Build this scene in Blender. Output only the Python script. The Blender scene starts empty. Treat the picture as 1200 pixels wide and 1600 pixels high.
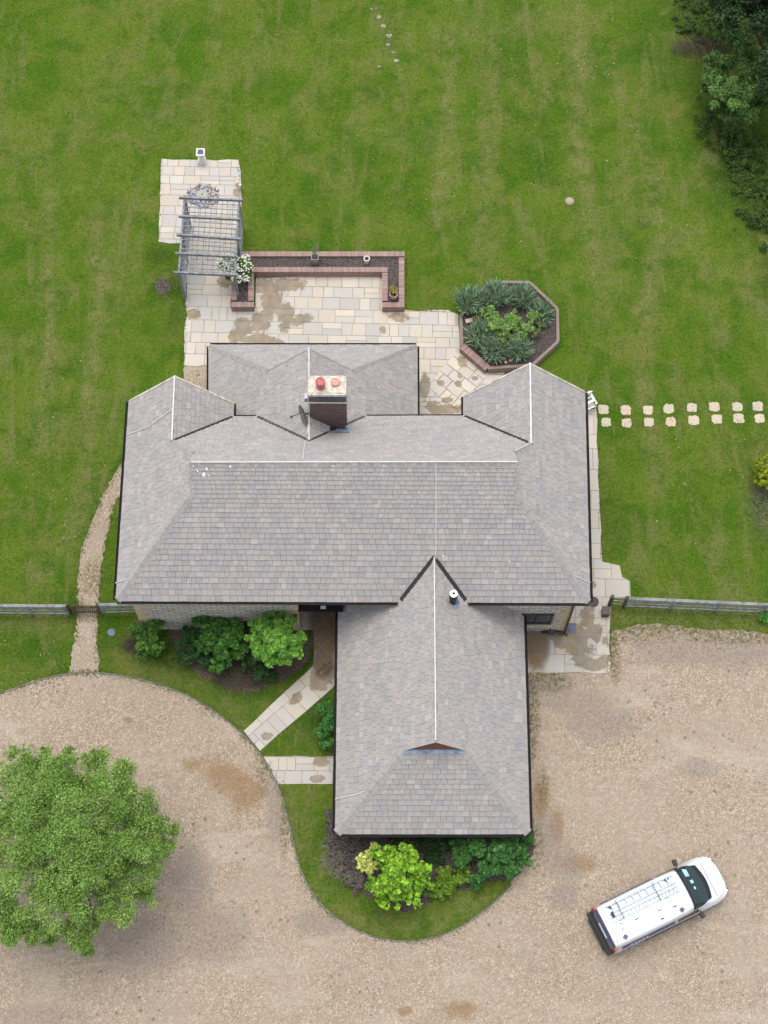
import bpy, math, random
import numpy as np
from mathutils import Vector, Matrix

# ---------------------------------------------------------------- camera, world, sun, exposure
scene = bpy.context.scene
COL = scene.collection
H = 63.0
FPX, TILT, YAW, ROLL = 2627.45, 0.3806, -0.0103, 0.0134
Rx = Vector((math.cos(YAW), math.sin(YAW), 0)); Yx = Vector((-math.sin(YAW), math.cos(YAW), 0)); Zx = Vector((0, 0, 1))
UP0 = Yx*math.cos(TILT) + Zx*math.sin(TILT); FW = Yx*math.sin(TILT) - Zx*math.cos(TILT)
RT = Rx*math.cos(ROLL) + UP0*math.sin(ROLL); UP = -Rx*math.sin(ROLL) + UP0*math.cos(ROLL)
cam_d = bpy.data.cameras.new('camera'); cam = bpy.data.objects.new('camera', cam_d); COL.objects.link(cam)
M4 = Matrix((RT, UP, -FW)).transposed().to_4x4(); M4.translation = Vector((0, 0, H)); cam.matrix_world = M4
cam_d.sensor_fit = 'VERTICAL'; cam_d.sensor_height = 24.0; cam_d.sensor_width = 18.0
cam_d.lens = 24.0*FPX/1600.0; cam_d.clip_start = 0.5; cam_d.clip_end = 3000
scene.camera = cam
scene.render.resolution_x = 768; scene.render.resolution_y = 1024

SUN_EL, SUN_AZ = math.radians(80), math.radians(-20)     # azimuth from north, clockwise
world = bpy.data.worlds.new('World'); scene.world = world; world.use_nodes = True
wn = world.node_tree; wn.nodes.clear()
wo = wn.nodes.new('ShaderNodeOutputWorld'); wb = wn.nodes.new('ShaderNodeBackground')
sky = wn.nodes.new('ShaderNodeTexSky'); sky.sky_type = 'NISHITA'; sky.sun_disc = False
sky.sun_elevation = SUN_EL; sky.sun_rotation = SUN_AZ; sky.air_density = 1.0; sky.dust_density = 3.0; sky.ozone_density = 1.0
hs = wn.nodes.new('ShaderNodeHueSaturation'); hs.inputs['Saturation'].default_value = 0.38; hs.inputs['Value'].default_value = 1.0
wn.links.new(sky.outputs[0], hs.inputs['Color']); wn.links.new(hs.outputs[0], wb.inputs[0]); wn.links.new(wb.outputs[0], wo.inputs[0])
wb.inputs[1].default_value = 0.15
sd = bpy.data.lights.new('sun', 'SUN'); sd.energy = 1.0; sd.angle = math.radians(38); sd.color = (1, .955, .89)
sun = bpy.data.objects.new('sun', sd); COL.objects.link(sun)
sv = Vector((math.sin(SUN_AZ)*math.cos(SUN_EL), math.cos(SUN_AZ)*math.cos(SUN_EL), math.sin(SUN_EL)))
sun.rotation_euler = sv.to_track_quat('Z', 'Y').to_euler(); sun.location = (0, 0, 80)
vs = scene.view_settings; vs.view_transform = 'Standard'; vs.look = 'None'; vs.gamma = 1; vs.exposure = 0.66; vs.use_curve_mapping = False

rng = np.random.default_rng(7); random.seed(7)

def G(px, py, z=0.0):
    """photo pixel -> world point on the horizontal plane at height z"""
    d = RT*((px-600)/FPX) + UP*((800-py)/FPX) + FW
    t = (z-H)/d.z
    return Vector((d.x*t, d.y*t, z))

# ---------------------------------------------------------------- materials
MATS = {}
def mat_nodes(name):
    m = bpy.data.materials.new(name); m.use_nodes = True
    nt = m.node_tree; nt.nodes.clear()
    o = nt.nodes.new('ShaderNodeOutputMaterial'); b = nt.nodes.new('ShaderNodeBsdfPrincipled')
    nt.links.new(b.outputs[0], o.inputs[0]); MATS[name] = m
    return m, nt, b
class NB:
    def __init__(s, nt): s.nt = nt
    def n(s, t, **k):
        x = s.nt.nodes.new(t)
        for a, v in k.items(): setattr(x, a, v)
        return x
    def l(s, a, b): s.nt.links.new(a, b)
    def sock(s, x, v):
        if hasattr(v, 'is_linked') or hasattr(v, 'links'): s.l(v, x)
        else: x.default_value = v
    def coord(s):
        return s.n('ShaderNodeNewGeometry').outputs['Position']
    def noise(s, scale, detail=4, rough=.55, vec=None, dist=0, out=0):
        x = s.n('ShaderNodeTexNoise'); x.inputs['Scale'].default_value = scale; x.inputs['Detail'].default_value = detail
        x.inputs['Roughness'].default_value = rough; x.inputs['Distortion'].default_value = dist
        s.l(vec if vec is not None else s.coord(), x.inputs['Vector']); return x.outputs[out]
    def vor(s, scale, vec=None, feature='F1', out='Distance'):
        x = s.n('ShaderNodeTexVoronoi'); x.feature = feature; x.inputs['Scale'].default_value = scale
        s.l(vec if vec is not None else s.coord(), x.inputs['Vector']); return x.outputs[out]
    def scale(s, v, sc):
        x = s.n('ShaderNodeVectorMath', operation='MULTIPLY'); s.l(v, x.inputs[0]); x.inputs[1].default_value = sc; return x.outputs[0]
    def math(s, op, a, b=0.0, c=0.0, clamp=False):
        x = s.n('ShaderNodeMath', operation=op); x.use_clamp = clamp
        s.sock(x.inputs[0], a); s.sock(x.inputs[1], b); s.sock(x.inputs[2], c); return x.outputs[0]
    def ramp(s, f, lo, hi, a=0.0, b=1.0, smooth=True):
        x = s.n('ShaderNodeMapRange'); x.interpolation_type = 'SMOOTHSTEP' if smooth else 'LINEAR'
        s.sock(x.inputs[0], f); x.inputs[1].default_value = lo; x.inputs[2].default_value = hi
        x.inputs[3].default_value = a; x.inputs[4].default_value = b; return x.outputs[0]
    def mix(s, f, a, b, mode='MIX'):
        x = s.n('ShaderNodeMix', data_type='RGBA', blend_type=mode)
        s.sock(x.inputs[0], f)
        for i, v in ((6, a), (7, b)):
            if isinstance(v, (tuple, list)): x.inputs[i].default_value = (*v[:3], 1)
            else: s.l(v, x.inputs[i])
        return x.outputs[2]
    def bump(s, h, strength, dist, b, prev=None):
        x = s.n('ShaderNodeBump'); x.inputs['Strength'].default_value = strength; x.inputs['Distance'].default_value = dist
        s.l(h, x.inputs['Height'])
        if prev is not None: s.l(prev, x.inputs['Normal'])
        if b is not None: s.l(x.outputs[0], b.inputs['Normal'])
        return x.outputs[0]
    def attr(s, name, out='Color'):
        x = s.n('ShaderNodeAttribute'); x.attribute_name = name; return x.outputs[out]
    def blobs(s, lst, wob=.5, wscale=1.5, soft=.08):
        """sum of elliptical patches (cx,cy,rx,ry[,rot]) with noisy outlines -> 0..1"""
        pos = s.coord(); nz = s.math('ADD', s.math('MULTIPLY', s.noise(wscale, 6, .65), .65), s.math('MULTIPLY', s.noise(wscale*3.7, 5, .7), .35))
        sx = s.n('ShaderNodeSeparateXYZ'); s.l(pos, sx.inputs[0]); acc = None
        for t in lst:
            cx, cy, rx, ry = t[:4]; a = t[4] if len(t) > 4 else 0
            ca, sa = math.cos(a), math.sin(a)
            dx = s.math('SUBTRACT', sx.outputs[0], cx); dy = s.math('SUBTRACT', sx.outputs[1], cy)
            u = s.math('ADD', s.math('MULTIPLY', dx, ca/rx), s.math('MULTIPLY', dy, sa/rx))
            v = s.math('ADD', s.math('MULTIPLY', dx, -sa/ry), s.math('MULTIPLY', dy, ca/ry))
            d = s.math('ADD', s.math('MULTIPLY', u, u), s.math('MULTIPLY', v, v))
            acc = d if acc is None else s.math('MINIMUM', acc, d)
        f = s.math('ADD', acc, s.math('MULTIPLY', s.math('SUBTRACT', nz, .5), 4*wob))
        return s.ramp(f, 1+soft, 1-soft, 0, 1)
def rgb(*c): return (*c, 1)

def simple(name, col, rough=.6, metal=0, var=.12, scale=8, bump=0, spec=.4, coat=0):
    m, nt, b = mat_nodes(name); k = NB(nt)
    f = k.noise(scale, 5, .6)
    lo = tuple(c*(1-var) for c in col); hi = tuple(min(1, c*(1+var)) for c in col)
    c = k.mix(k.ramp(f, .3, .7), lo, hi); k.l(c, b.inputs['Base Color'])
    b.inputs['Roughness'].default_value = rough; b.inputs['Metallic'].default_value = metal
    b.inputs['Specular IOR Level'].default_value = spec; b.inputs['Coat Weight'].default_value = coat
    if bump: k.bump(k.noise(scale*6, 4), .6, bump, b)
    return m

def build_materials():
    # roof stone slates: colour per slate from the mesh, plus weathering
    m, nt, b = mat_nodes('slate'); k = NB(nt)
    c = k.attr('Col')
    n1 = k.noise(.9, 6, .75); n2 = k.noise(9, 6, .75); n3 = k.noise(38, 4, .7)
    c = k.mix(k.ramp(n1, .35, .7, 0, .3), c, (.40, .40, .415))
    c = k.mix(k.ramp(k.noise(2.2, 6, .75), .45, .66, 0, .45), c, (.56, .495, .435)); c = k.mix(k.ramp(k.noise(1.5, 6, .75, vec=k.scale(k.coord(), (1, 1.3, 1.2))), .52, .68, 0, .35), c, (.30, .285, .295))
    c = k.mix(k.ramp(n2, .3, .72, .26, 0), c, (.20, .185, .18))
    c = k.mix(k.ramp(n3, .25, .75, .38, 0), c, (.17, .16, .165))
    c = k.mix(k.ramp(k.noise(11, 4, .7), .66, .74, 0, .6), c, (.62, .60, .56))
    k.l(c, b.inputs['Base Color']); b.inputs['Roughness'].default_value = .85; b.inputs['Specular IOR Level'].default_value = .25
    k.bump(n3, .5, .008, b)
    simple('underlay', (.05, .047, .05), .9)
    simple('hip_stone', (.40, .375, .365), .85, var=.10, scale=5, bump=.006)
    simple('ridge_stone', (.42, .40, .39), .85, var=.22, scale=5, bump=.006)
    simple('lead', (.085, .092, .105), .45, .3, var=.3, scale=3)
    simple('blue_lead', (.27, .35, .47), .6, .0, var=.35, scale=4)
    simple('valley_dark', (.030, .028, .030), .8)
    simple('gutter_black', (.012, .010, .011), .85, var=.2)
    simple('white_tape', (.60, .59, .57), .5, var=.08)
    simple('bird_lime', (.80, .79, .77), .9, var=.1)
    simple('mortar_cream', (.56, .51, .42), .9, var=.30, scale=5, bump=.008)
    simple('pot_red', (.46, .13, .13), .7, var=.25, scale=12)
    simple('pot_pink', (.66, .31, .25), .75, var=.2, scale=12)
    simple('soot', (.035, .02, .018), .9)
    simple('metal_grey', (.28, .30, .31), .4, .6)
    simple('dish_grey', (.16, .17, .15), .6, var=.3)
    simple('steel_white', (.80, .80, .78), .35, .3)
    simple('plastic_white', (.74, .73, .70), .5)
    simple('black_plastic', (.018, .018, .02), .55)
    simple('dark_frame', (.035, .045, .06), .4)
    simple('door_dark', (.030, .028, .033), .5, var=.3, scale=4)
    simple('downpipe', (.06, .035, .028), .45)
    simple('wood_grey', (.23, .235, .255), .85, var=.35, scale=7, bump=.004)
    simple('wood_pale', (.22, .225, .22), .85, var=.35, scale=6, bump=.004)
    simple('wood_brown', (.085, .07, .045), .9, var=.4, scale=10, bump=.004)
    simple('stone_white', (.66, .64, .58), .8, var=.15, scale=12, bump=.003)
    simple('mill_stone', (.36, .37, .31), .85, var=.2, scale=10, bump=.004)
    simple('water_blue', (.06, .10, .22), .15)
    simple('zinc', (.30, .32, .31), .5, .5, var=.2)
    simple('terracotta', (.40, .27, .19), .85, var=.25)
    simple('iron', (.10, .08, .085), .7, .2, var=.25, scale=20, bump=.004)
    simple('drain_blue', (.13, .15, .21), .6, var=.3, scale=15)
    simple('branch_pale', (.23, .21, .17), .9, var=.3, scale=12)
    simple('branch_brown', (.10, .075, .055), .9, var=.3, scale=12)
    simple('kerb_grey', (.17, .165, .15), .9, var=.4, scale=6, bump=.01)
    simple('stone_dull', (.25, .24, .20), .9, var=.3); simple('stump', (.38, .29, .22), .9, var=.35, scale=20)
    simple('pink_block', (.60, .45, .40), .85, var=.15)
    # brick walls, one colour per brick from the mesh
    m, nt, b = mat_nodes('brick'); k = NB(nt); c = k.attr('Col')
    c = k.mix(k.ramp(k.noise(20, 5, .7), .35, .75, 0, .4), c, (.30, .25, .22))
    k.l(c, b.inputs['Base Color']); b.inputs['Roughness'].default_value = .9; k.bump(k.noise(60, 3), .5, .005, b)
    simple('brick_mortar', (.20, .17, .15), .95, var=.2)
    # chimney brick
    m, nt, b = mat_nodes('chimney_brick'); k = NB(nt)
    geo = k.n('ShaderNodeTexCoord').outputs['UV']
    br = k.n('ShaderNodeTexBrick'); k.l(geo, br.inputs['Vector']); br.inputs['Scale'].default_value = 1
    br.inputs['Brick Width'].default_value = .225; br.inputs['Row Height'].default_value = .075; br.inputs['Mortar Size'].default_value = .009
    br.inputs['Color1'].default_value = rgb(.23, .13, .11); br.inputs['Color2'].default_value = rgb(.13, .085, .08); br.inputs['Mortar'].default_value = rgb(.12, .10, .095)
    c = k.mix(k.ramp(k.noise(5, 5, .6), .4, .7, 0, .6), br.outputs[0], (.07, .06, .065)); k.l(c, b.inputs['Base Color'])
    b.inputs['Roughness'].default_value = .9; k.bump(br.outputs['Fac'], -.5, .01, b)
    # gable red brick
    simple('gable_red', (.22, .07, .05), .9, var=.25, scale=30)
    # coursed rubble wall
    m, nt, b = mat_nodes('stone_wall'); k = NB(nt); uv = k.n('ShaderNodeTexCoord').outputs['UV']
    wv = k.n('ShaderNodeVectorMath', operation='ADD'); nz = k.noise(3, 3, .6, out=1); sc = k.scale(nz, (.05, .05, 0)); k.l(uv, wv.inputs[0]); k.l(sc, wv.inputs[1])
    br = k.n('ShaderNodeTexBrick'); k.l(wv.outputs[0], br.inputs['Vector']); br.inputs['Scale'].default_value = 1
    br.inputs['Brick Width'].default_value = .42; br.inputs['Row Height'].default_value = .20; br.inputs['Mortar Size'].default_value = .03
    br.inputs['Color1'].default_value = rgb(.78, .75, .70); br.inputs['Color2'].default_value = rgb(.50, .49, .47); br.inputs['Mortar'].default_value = rgb(.26, .24, .21)
    br.inputs['Bias'].default_value = .1
    c = k.mix(k.ramp(k.noise(12, 5, .7), .35, .7, 0, .45), br.outputs[0], (.33, .31, .29))
    c = k.mix(k.ramp(k.noise(.8, 3, .6), .45, .7, 0, .4), c, (.62, .56, .44))
    k.l(c, b.inputs['Base Color']); b.inputs['Roughness'].default_value = .9
    k.bump(k.math('ADD', k.math('MULTIPLY', br.outputs['Fac'], -.6), k.noise(14, 4, .7)), .8, .02, b)
    simple('quoin', (.56, .46, .31), .85, var=.18, scale=6, bump=.004)
    # paving slabs
    m, nt, b = mat_nodes('slab'); k = NB(nt); c = k.attr('Col')
    n = k.noise(3, 6, .65); c = k.mix(k.ramp(n, .38, .72, 0, .35), c, (.48, .42, .33))
    c = k.mix(k.ramp(k.noise(45, 4, .7), .35, .7, .25, 0), c, (.35, .31, .26))
    c = k.mix(k.ramp(k.noise(.7, 4, .6), .5, .75, 0, .35), c, (.46, .44, .40))
    dm = k.blobs(DAMP, 1.7, 1.5, .22)
    dv = k.mix(k.ramp(k.noise(2.0, 4), .4, .7), (.50, .44, .34), (.62, .57, .50))
    wet = k.mix(1.0, c, dv, 'MULTIPLY')
    c = k.mix(dm, c, wet)
    dk = k.blobs(SHADEDAMP, .25, 1.6, .5)
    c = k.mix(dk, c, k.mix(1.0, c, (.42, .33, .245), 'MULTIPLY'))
    k.l(c, b.inputs['Base Color']); k.l(k.ramp(dm, 0, 1, .9, .6), b.inputs['Roughness']); b.inputs['Specular IOR Level'].default_value = .3
    k.bump(k.noise(16, 5, .6), .35, .008, b)
    simple('slab_mortar', (.27, .24, .19), .95, var=.3, scale=4)
    # gravel
    m, nt, b = mat_nodes('gravel'); k = NB(nt)
    vc = k.vor(24, out='Color'); sx = k.n('ShaderNodeSeparateColor'); k.l(vc, sx.inputs[0])
    c = k.mix(k.ramp(sx.outputs[0], 0, 1, smooth=False), (.235, .172, .115), (.45, .36, .265))
    c = k.mix(k.ramp(sx.outputs[1], .74, .95, 0, .85), c, (.62, .55, .46))
    c = k.mix(k.ramp(sx.outputs[2], .86, .98, 0, .7), c, (.13, .10, .075))
    c = k.mix(k.ramp(k.noise(16, 5, .8), .54, .70, 0, .60), c, (.17, .13, .095))
    c = k.mix(k.ramp(k.noise(13, 5, .8, dist=1.5), .56, .72, 0, .5), c, (.58, .51, .42))
    c = k.mix(k.ramp(k.noise(2.6, 6, .75), .55, .72, 0, .5), c, (.20, .155, .115))
    c = k.mix(k.ramp(k.noise(.35, 4, .6), .4, .65, 0, .45), c, (.40, .335, .26))
    c = k.mix(k.ramp(k.noise(.6, 6, .7, dist=1), .50, .68, 0, .40), c, (.28, .225, .17))
    c = k.mix(.26, c, (.35, .285, .215))
    tk = k.noise(.55, 5, .65, vec=k.scale(k.coord(), (.45, 1.5, 1)), dist=.8); c = k.mix(k.ramp(tk, .52, .66, 0, .32), c, (.50, .43, .345))
    c = k.mix(k.ramp(k.noise(1.3, 6, .75, vec=k.scale(k.coord(), (.8, 1.4, 1))), .56, .70, 0, .35), c, (.21, .165, .12))
    # scattered darker clods
    v2 = k.vor(2.3); n2 = k.noise(11, 4, .7)
    cl = k.ramp(k.math('ADD', v2, k.math('MULTIPLY', n2, .18)), .21, .27, 1, 0)
    gate = k.ramp(k.noise(.28, 3), .50, .58)
    c = k.mix(k.math('MULTIPLY', k.math('MULTIPLY', cl, gate), .7), c, (.15, .12, .095))
    v3 = k.vor(3.6); cl3 = k.ramp(k.math('ADD', v3, k.math('MULTIPLY', k.noise(13, 4, .7), .2)), .27, .35, 1, 0)
    c = k.mix(k.math('MULTIPLY', k.math('MULTIPLY', cl3, k.blobs(CLODS, .8, 1.2, .9)), .62), c, (.16, .13, .10))
    c = k.mix(k.math('MULTIPLY', k.blobs(ORANGE, 1.3, 2.2, .9), .68), c, k.mix(k.ramp(k.noise(14, 4), .4, .6), (.28, .165, .075), (.21, .13, .065)))
    c = k.mix(k.math('MULTIPLY', k.blobs(DIRTSHADE, .9, 1.2, .9), .62), c, k.mix(k.ramp(k.noise(9, 5, .7), .4, .6), (.20, .165, .14), (.31, .26, .22)))
    c = k.mix(k.math('MULTIPLY', k.blobs(MOSSY, .7, 1.8, .8), k.ramp(k.noise(7, 5, .7), .42, .6, .1, .8)), c, (.13, .115, .055))
    k.l(c, b.inputs['Base Color']); b.inputs['Roughness'].default_value = .95; b.inputs['Specular IOR Level'].default_value = .15
    h = k.math('ADD', k.math('MULTIPLY', k.vor(24), -1), k.math('MULTIPLY', k.noise(5, 5, .7), .8))
    k.bump(h, .8, .03, b)
    # lawn: R wear, G lush, B rough growth, with tree shade painted in
    m, nt, b = mat_nodes('lawn'); k = NB(nt)
    at = k.n('ShaderNodeSeparateColor'); k.l(k.attr('Col'), at.inputs[0]); wear, lush, rough = at.outputs
    c = k.mix(k.ramp(k.noise(.28, 5, .6), .38, .62), (.072, .150, .011), (.124, .186, .021))
    c = k.mix(k.ramp(k.noise(.9, 7, .72), .42, .64, 0, .85), c, (.140, .185, .032))
    c = k.mix(k.ramp(k.noise(.5, 6, .7, dist=.6), .46, .62, 0, .8), c, (.046, .122, .008))
    c = k.mix(k.ramp(k.noise(3.6, 6, .75), .5, .68, 0, .55), c, (.060, .112, .013))
    wn_ = k.math('MULTIPLY', wear, k.ramp(k.noise(1.5, 7, .8), .40, .62, .05, 1.15), clamp=True)
    c = k.mix(k.math('MULTIPLY', wn_, .95, clamp=True), c, (.30, .235, .125))
    c = k.mix(k.math('MULTIPLY', lush, k.ramp(k.noise(5, 4, .7), .3, .6, .5, 1)), c, (.022, .080, .014))
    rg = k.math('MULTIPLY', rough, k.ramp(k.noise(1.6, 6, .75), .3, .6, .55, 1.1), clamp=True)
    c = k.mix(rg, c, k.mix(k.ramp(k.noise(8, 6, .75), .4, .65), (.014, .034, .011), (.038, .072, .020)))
    c = k.mix(k.ramp(k.noise(.45, 7, .75, dist=.5), .50, .66, 0, .70), c, (.190, .185, .055))
    mw = k.noise(.9, 4, .6, vec=k.scale(k.coord(), (.9, .16, 1)), dist=1.6); c = k.mix(k.math('MULTIPLY', k.ramp(mw, .48, .64, 0, .75), k.ramp(k.noise(.7, 5, .7), .4, .6)), c, (.185, .19, .065)); c = k.mix(k.ramp(mw, .34, .46, .20, 0), c, (.052, .125, .010))
    s2 = k.noise(9.5, 4, .75); c = k.mix(k.ramp(s2, .40, .50, .38, 0), c, (.036, .085, .008)); c = k.mix(k.ramp(s2, .53, .62, 0, .40), c, (.18, .25, .035))
    # blade scale speckle
    sp = k.noise(20, 7, .95); c = k.mix(k.ramp(sp, .38, .49, .62, 0), c, (.026, .062, .006))
    c = k.mix(k.ramp(sp, .52, .62, 0, .50), c, (.185, .265, .035))
    c = k.mix(k.ramp(k.noise(11, 5, .8), .56, .7, 0, .40), c, (.19, .205, .055))
    c = k.mix(k.ramp(k.noise(5, 6, .8), .54, .68, 0, .5), c, (.040, .085, .010))
    k.l(c, b.inputs['Base Color']); b.inputs['Roughness'].default_value = 1; b.inputs['Specular IOR Level'].default_value = 0
    k.bump(k.math('ADD', sp, k.math('MULTIPLY', k.noise(7, 4), .8)), .9, .06, b)
    # soils
    m, nt, b = mat_nodes('soil'); k = NB(nt)
    c = k.mix(k.ramp(k.noise(16, 6, .8), .38, .66), (.012, .009, .007), (.080, .064, .054)); c = k.mix(k.ramp(k.vor(15), .36, .50, 0, .5), c, (.19, .155, .145))
    k.l(c, b.inputs['Base Color']); b.inputs['Roughness'].default_value = .95; k.bump(k.noise(22, 5, .8), 1, .05, b)
    m, nt, b = mat_nodes('mulch'); k = NB(nt)
    c = k.mix(k.ramp(k.noise(18, 6, .8), .38, .66), (.05, .035, .03), (.21, .16, .125))
    k.l(c, b.inputs['Base Color']); b.inputs['Roughness'].default_value = .95; k.bump(k.noise(22, 5, .8), 1, .05, b)
    # cobbles
    m, nt, b = mat_nodes('cobble'); k = NB(nt); c = k.attr('Col'); k.l(c, b.inputs['Base Color']); b.inputs['Roughness'].default_value = .8
    # foliage
    m, nt, b = mat_nodes('foliage'); k = NB(nt); c = k.attr('Col'); k.l(c, b.inputs['Base Color'])
    b.inputs['Roughness'].default_value = .6; b.inputs['Specular IOR Level'].default_value = .25
    tr = nt.nodes.new('ShaderNodeBsdfTranslucent'); mx = nt.nodes.new('ShaderNodeMixShader'); mx.inputs[0].default_value = .25
    k.l(k.mix(1.0, c, (1.2, 1.35, .7), 'MULTIPLY'), tr.inputs[0])
    k.l(b.outputs[0], mx.inputs[1]); k.l(tr.outputs[0], mx.inputs[2]); k.l(mx.outputs[0], nt.nodes['Material Output'].inputs[0])
    simple('bark', (.17, .15, .12), .9, var=.35, scale=10, bump=.01)
    # van
    simple('van_white', (.67, .69, .725), .3, var=.06, scale=2, spec=.5, coat=.6)
    simple('van_glass', (.010, .030, .035), .06, spec=.6)
    simple('van_navy', (.03, .06, .22), .3, var=.15)
    simple('van_pad', (.06, .07, .14), .5)
    simple('tyre', (.015, .015, .015), .9)
    simple('tail_red', (.22, .03, .02), .25, var=.4, scale=14)
    simple('lamp_clear', (.45, .47, .48), .1, .4)
    simple('aluminium', (.36, .42, .47), .5, .4, var=.1)
    simple('paper', (.42, .62, .62), .8)
    simple('dash', (.012, .022, .024), .8)
    simple('sign_pale', (.50, .60, .75), .4)
    m, nt, b = mat_nodes('glass'); b.inputs['Base Color'].default_value = rgb(.05, .06, .07); b.inputs['Roughness'].default_value = .05
    b.inputs['Specular IOR Level'].default_value = .8
    simple('curtain', (.45, .42, .37), .9)

def pw(px, py, rx, ry, rot=0, z=0):
    g = G(px, py, z); return (g.x, g.y, rx/42.0, ry/40.0, rot)
DAMP = [pw(425,470,22,42), pw(405,505,20,18), pw(445,495,14,30), pw(470,500,22,10,.4), pw(420,450,30,15), pw(380,512,16,20), pw(402,530,34,8), pw(455,445,30,12),
        pw(302,492,12,9), pw(365,525,8,16), pw(418,430,40,7), pw(595,428,22,8), pw(625,497,18,9), pw(598,516,5,6), pw(350,440,14,12), pw(372,300,8,10), pw(371,290,6,5),
        pw(664,606,9,25), pw(688,600,6,5), pw(716,600,6,6), pw(700,626,10,5), pw(676,636,12,12), pw(742,592,6,4), pw(714,640,9,9), pw(695,640,26,9), pw(722,566,8,10), pw(718,588,5,6), pw(430,538,15,9),
        pw(905,1010,24,36), pw(933,990,9,16), pw(945,1000,8,10), pw(918,960,13,30), pw(928,1040,20,10), pw(876,1000,22,12), pw(925,912,8,8),pw(945,1030,10,6),
        pw(506,1058,24,16,.8), pw(462,1092,12,7,.8), pw(418,1150,9,6), pw(500,1190,12,9), pw(497,1217,11,6), pw(913,820,8,20)]
SHADEDAMP = [pw(508,980,28,60), pw(505,1035,18,26), pw(838,1005,22,46), pw(870,985,22,10)]  # porch entries paint the recess shade into the slabs; the others are damp
ORANGE = [pw(355,1215,52,20,-.5), pw(385,1240,26,26), pw(300,1195,16,10), pw(720,1578,24,13), pw(632,1580,12,7), pw(845,1250,12,28), pw(900,1350,30,14), pw(870,1290,10,26), pw(200,1125,8,5)]
DIRTSHADE = [pw(880,1350,30,30), pw(860,1320,16,50), pw(905,1100,60,22), pw(850,1075,36,16), pw(1110,1020,120,26), pw(330,1460,60,40), pw(230,1480,60,40), pw(300,1380,30,50),  # blobs southeast of the tree paint its shadow into the gravel; others are dirt
            pw(940,1130,50,30), pw(500,1440,40,22), pw(880,1400,24,20), pw(60,1590,60,20), pw(1090,1200,30,16), pw(430,1260,14,60), pw(1170,1020,70,18)]
CLODS = [pw(1090,1010,170,42), pw(1010,1100,50,50), pw(870,1075,50,22), pw(300,1450,120,60), pw(80,1080,70,20), pw(900,1380,40,40), pw(560,1540,60,30), pw(1140,1200,60,60)]
MOSSY = [pw(1000,992,60,14), pw(1150,998,70,9), pw(858,1066,42,16), pw(832,1110,12,60), pw(960,1020,10,50), pw(1080,985,140,9), pw(412,1190,12,50), pw(390,1140,20,20), pw(445,1290,8,50), pw(835,1320,14,40), pw(120,950,16,14), pw(145,900,16,30), pw(350,1110,40,10), pw(850,1230,10,30)]
build_materials()
def M(n): return MATS[n]

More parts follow.
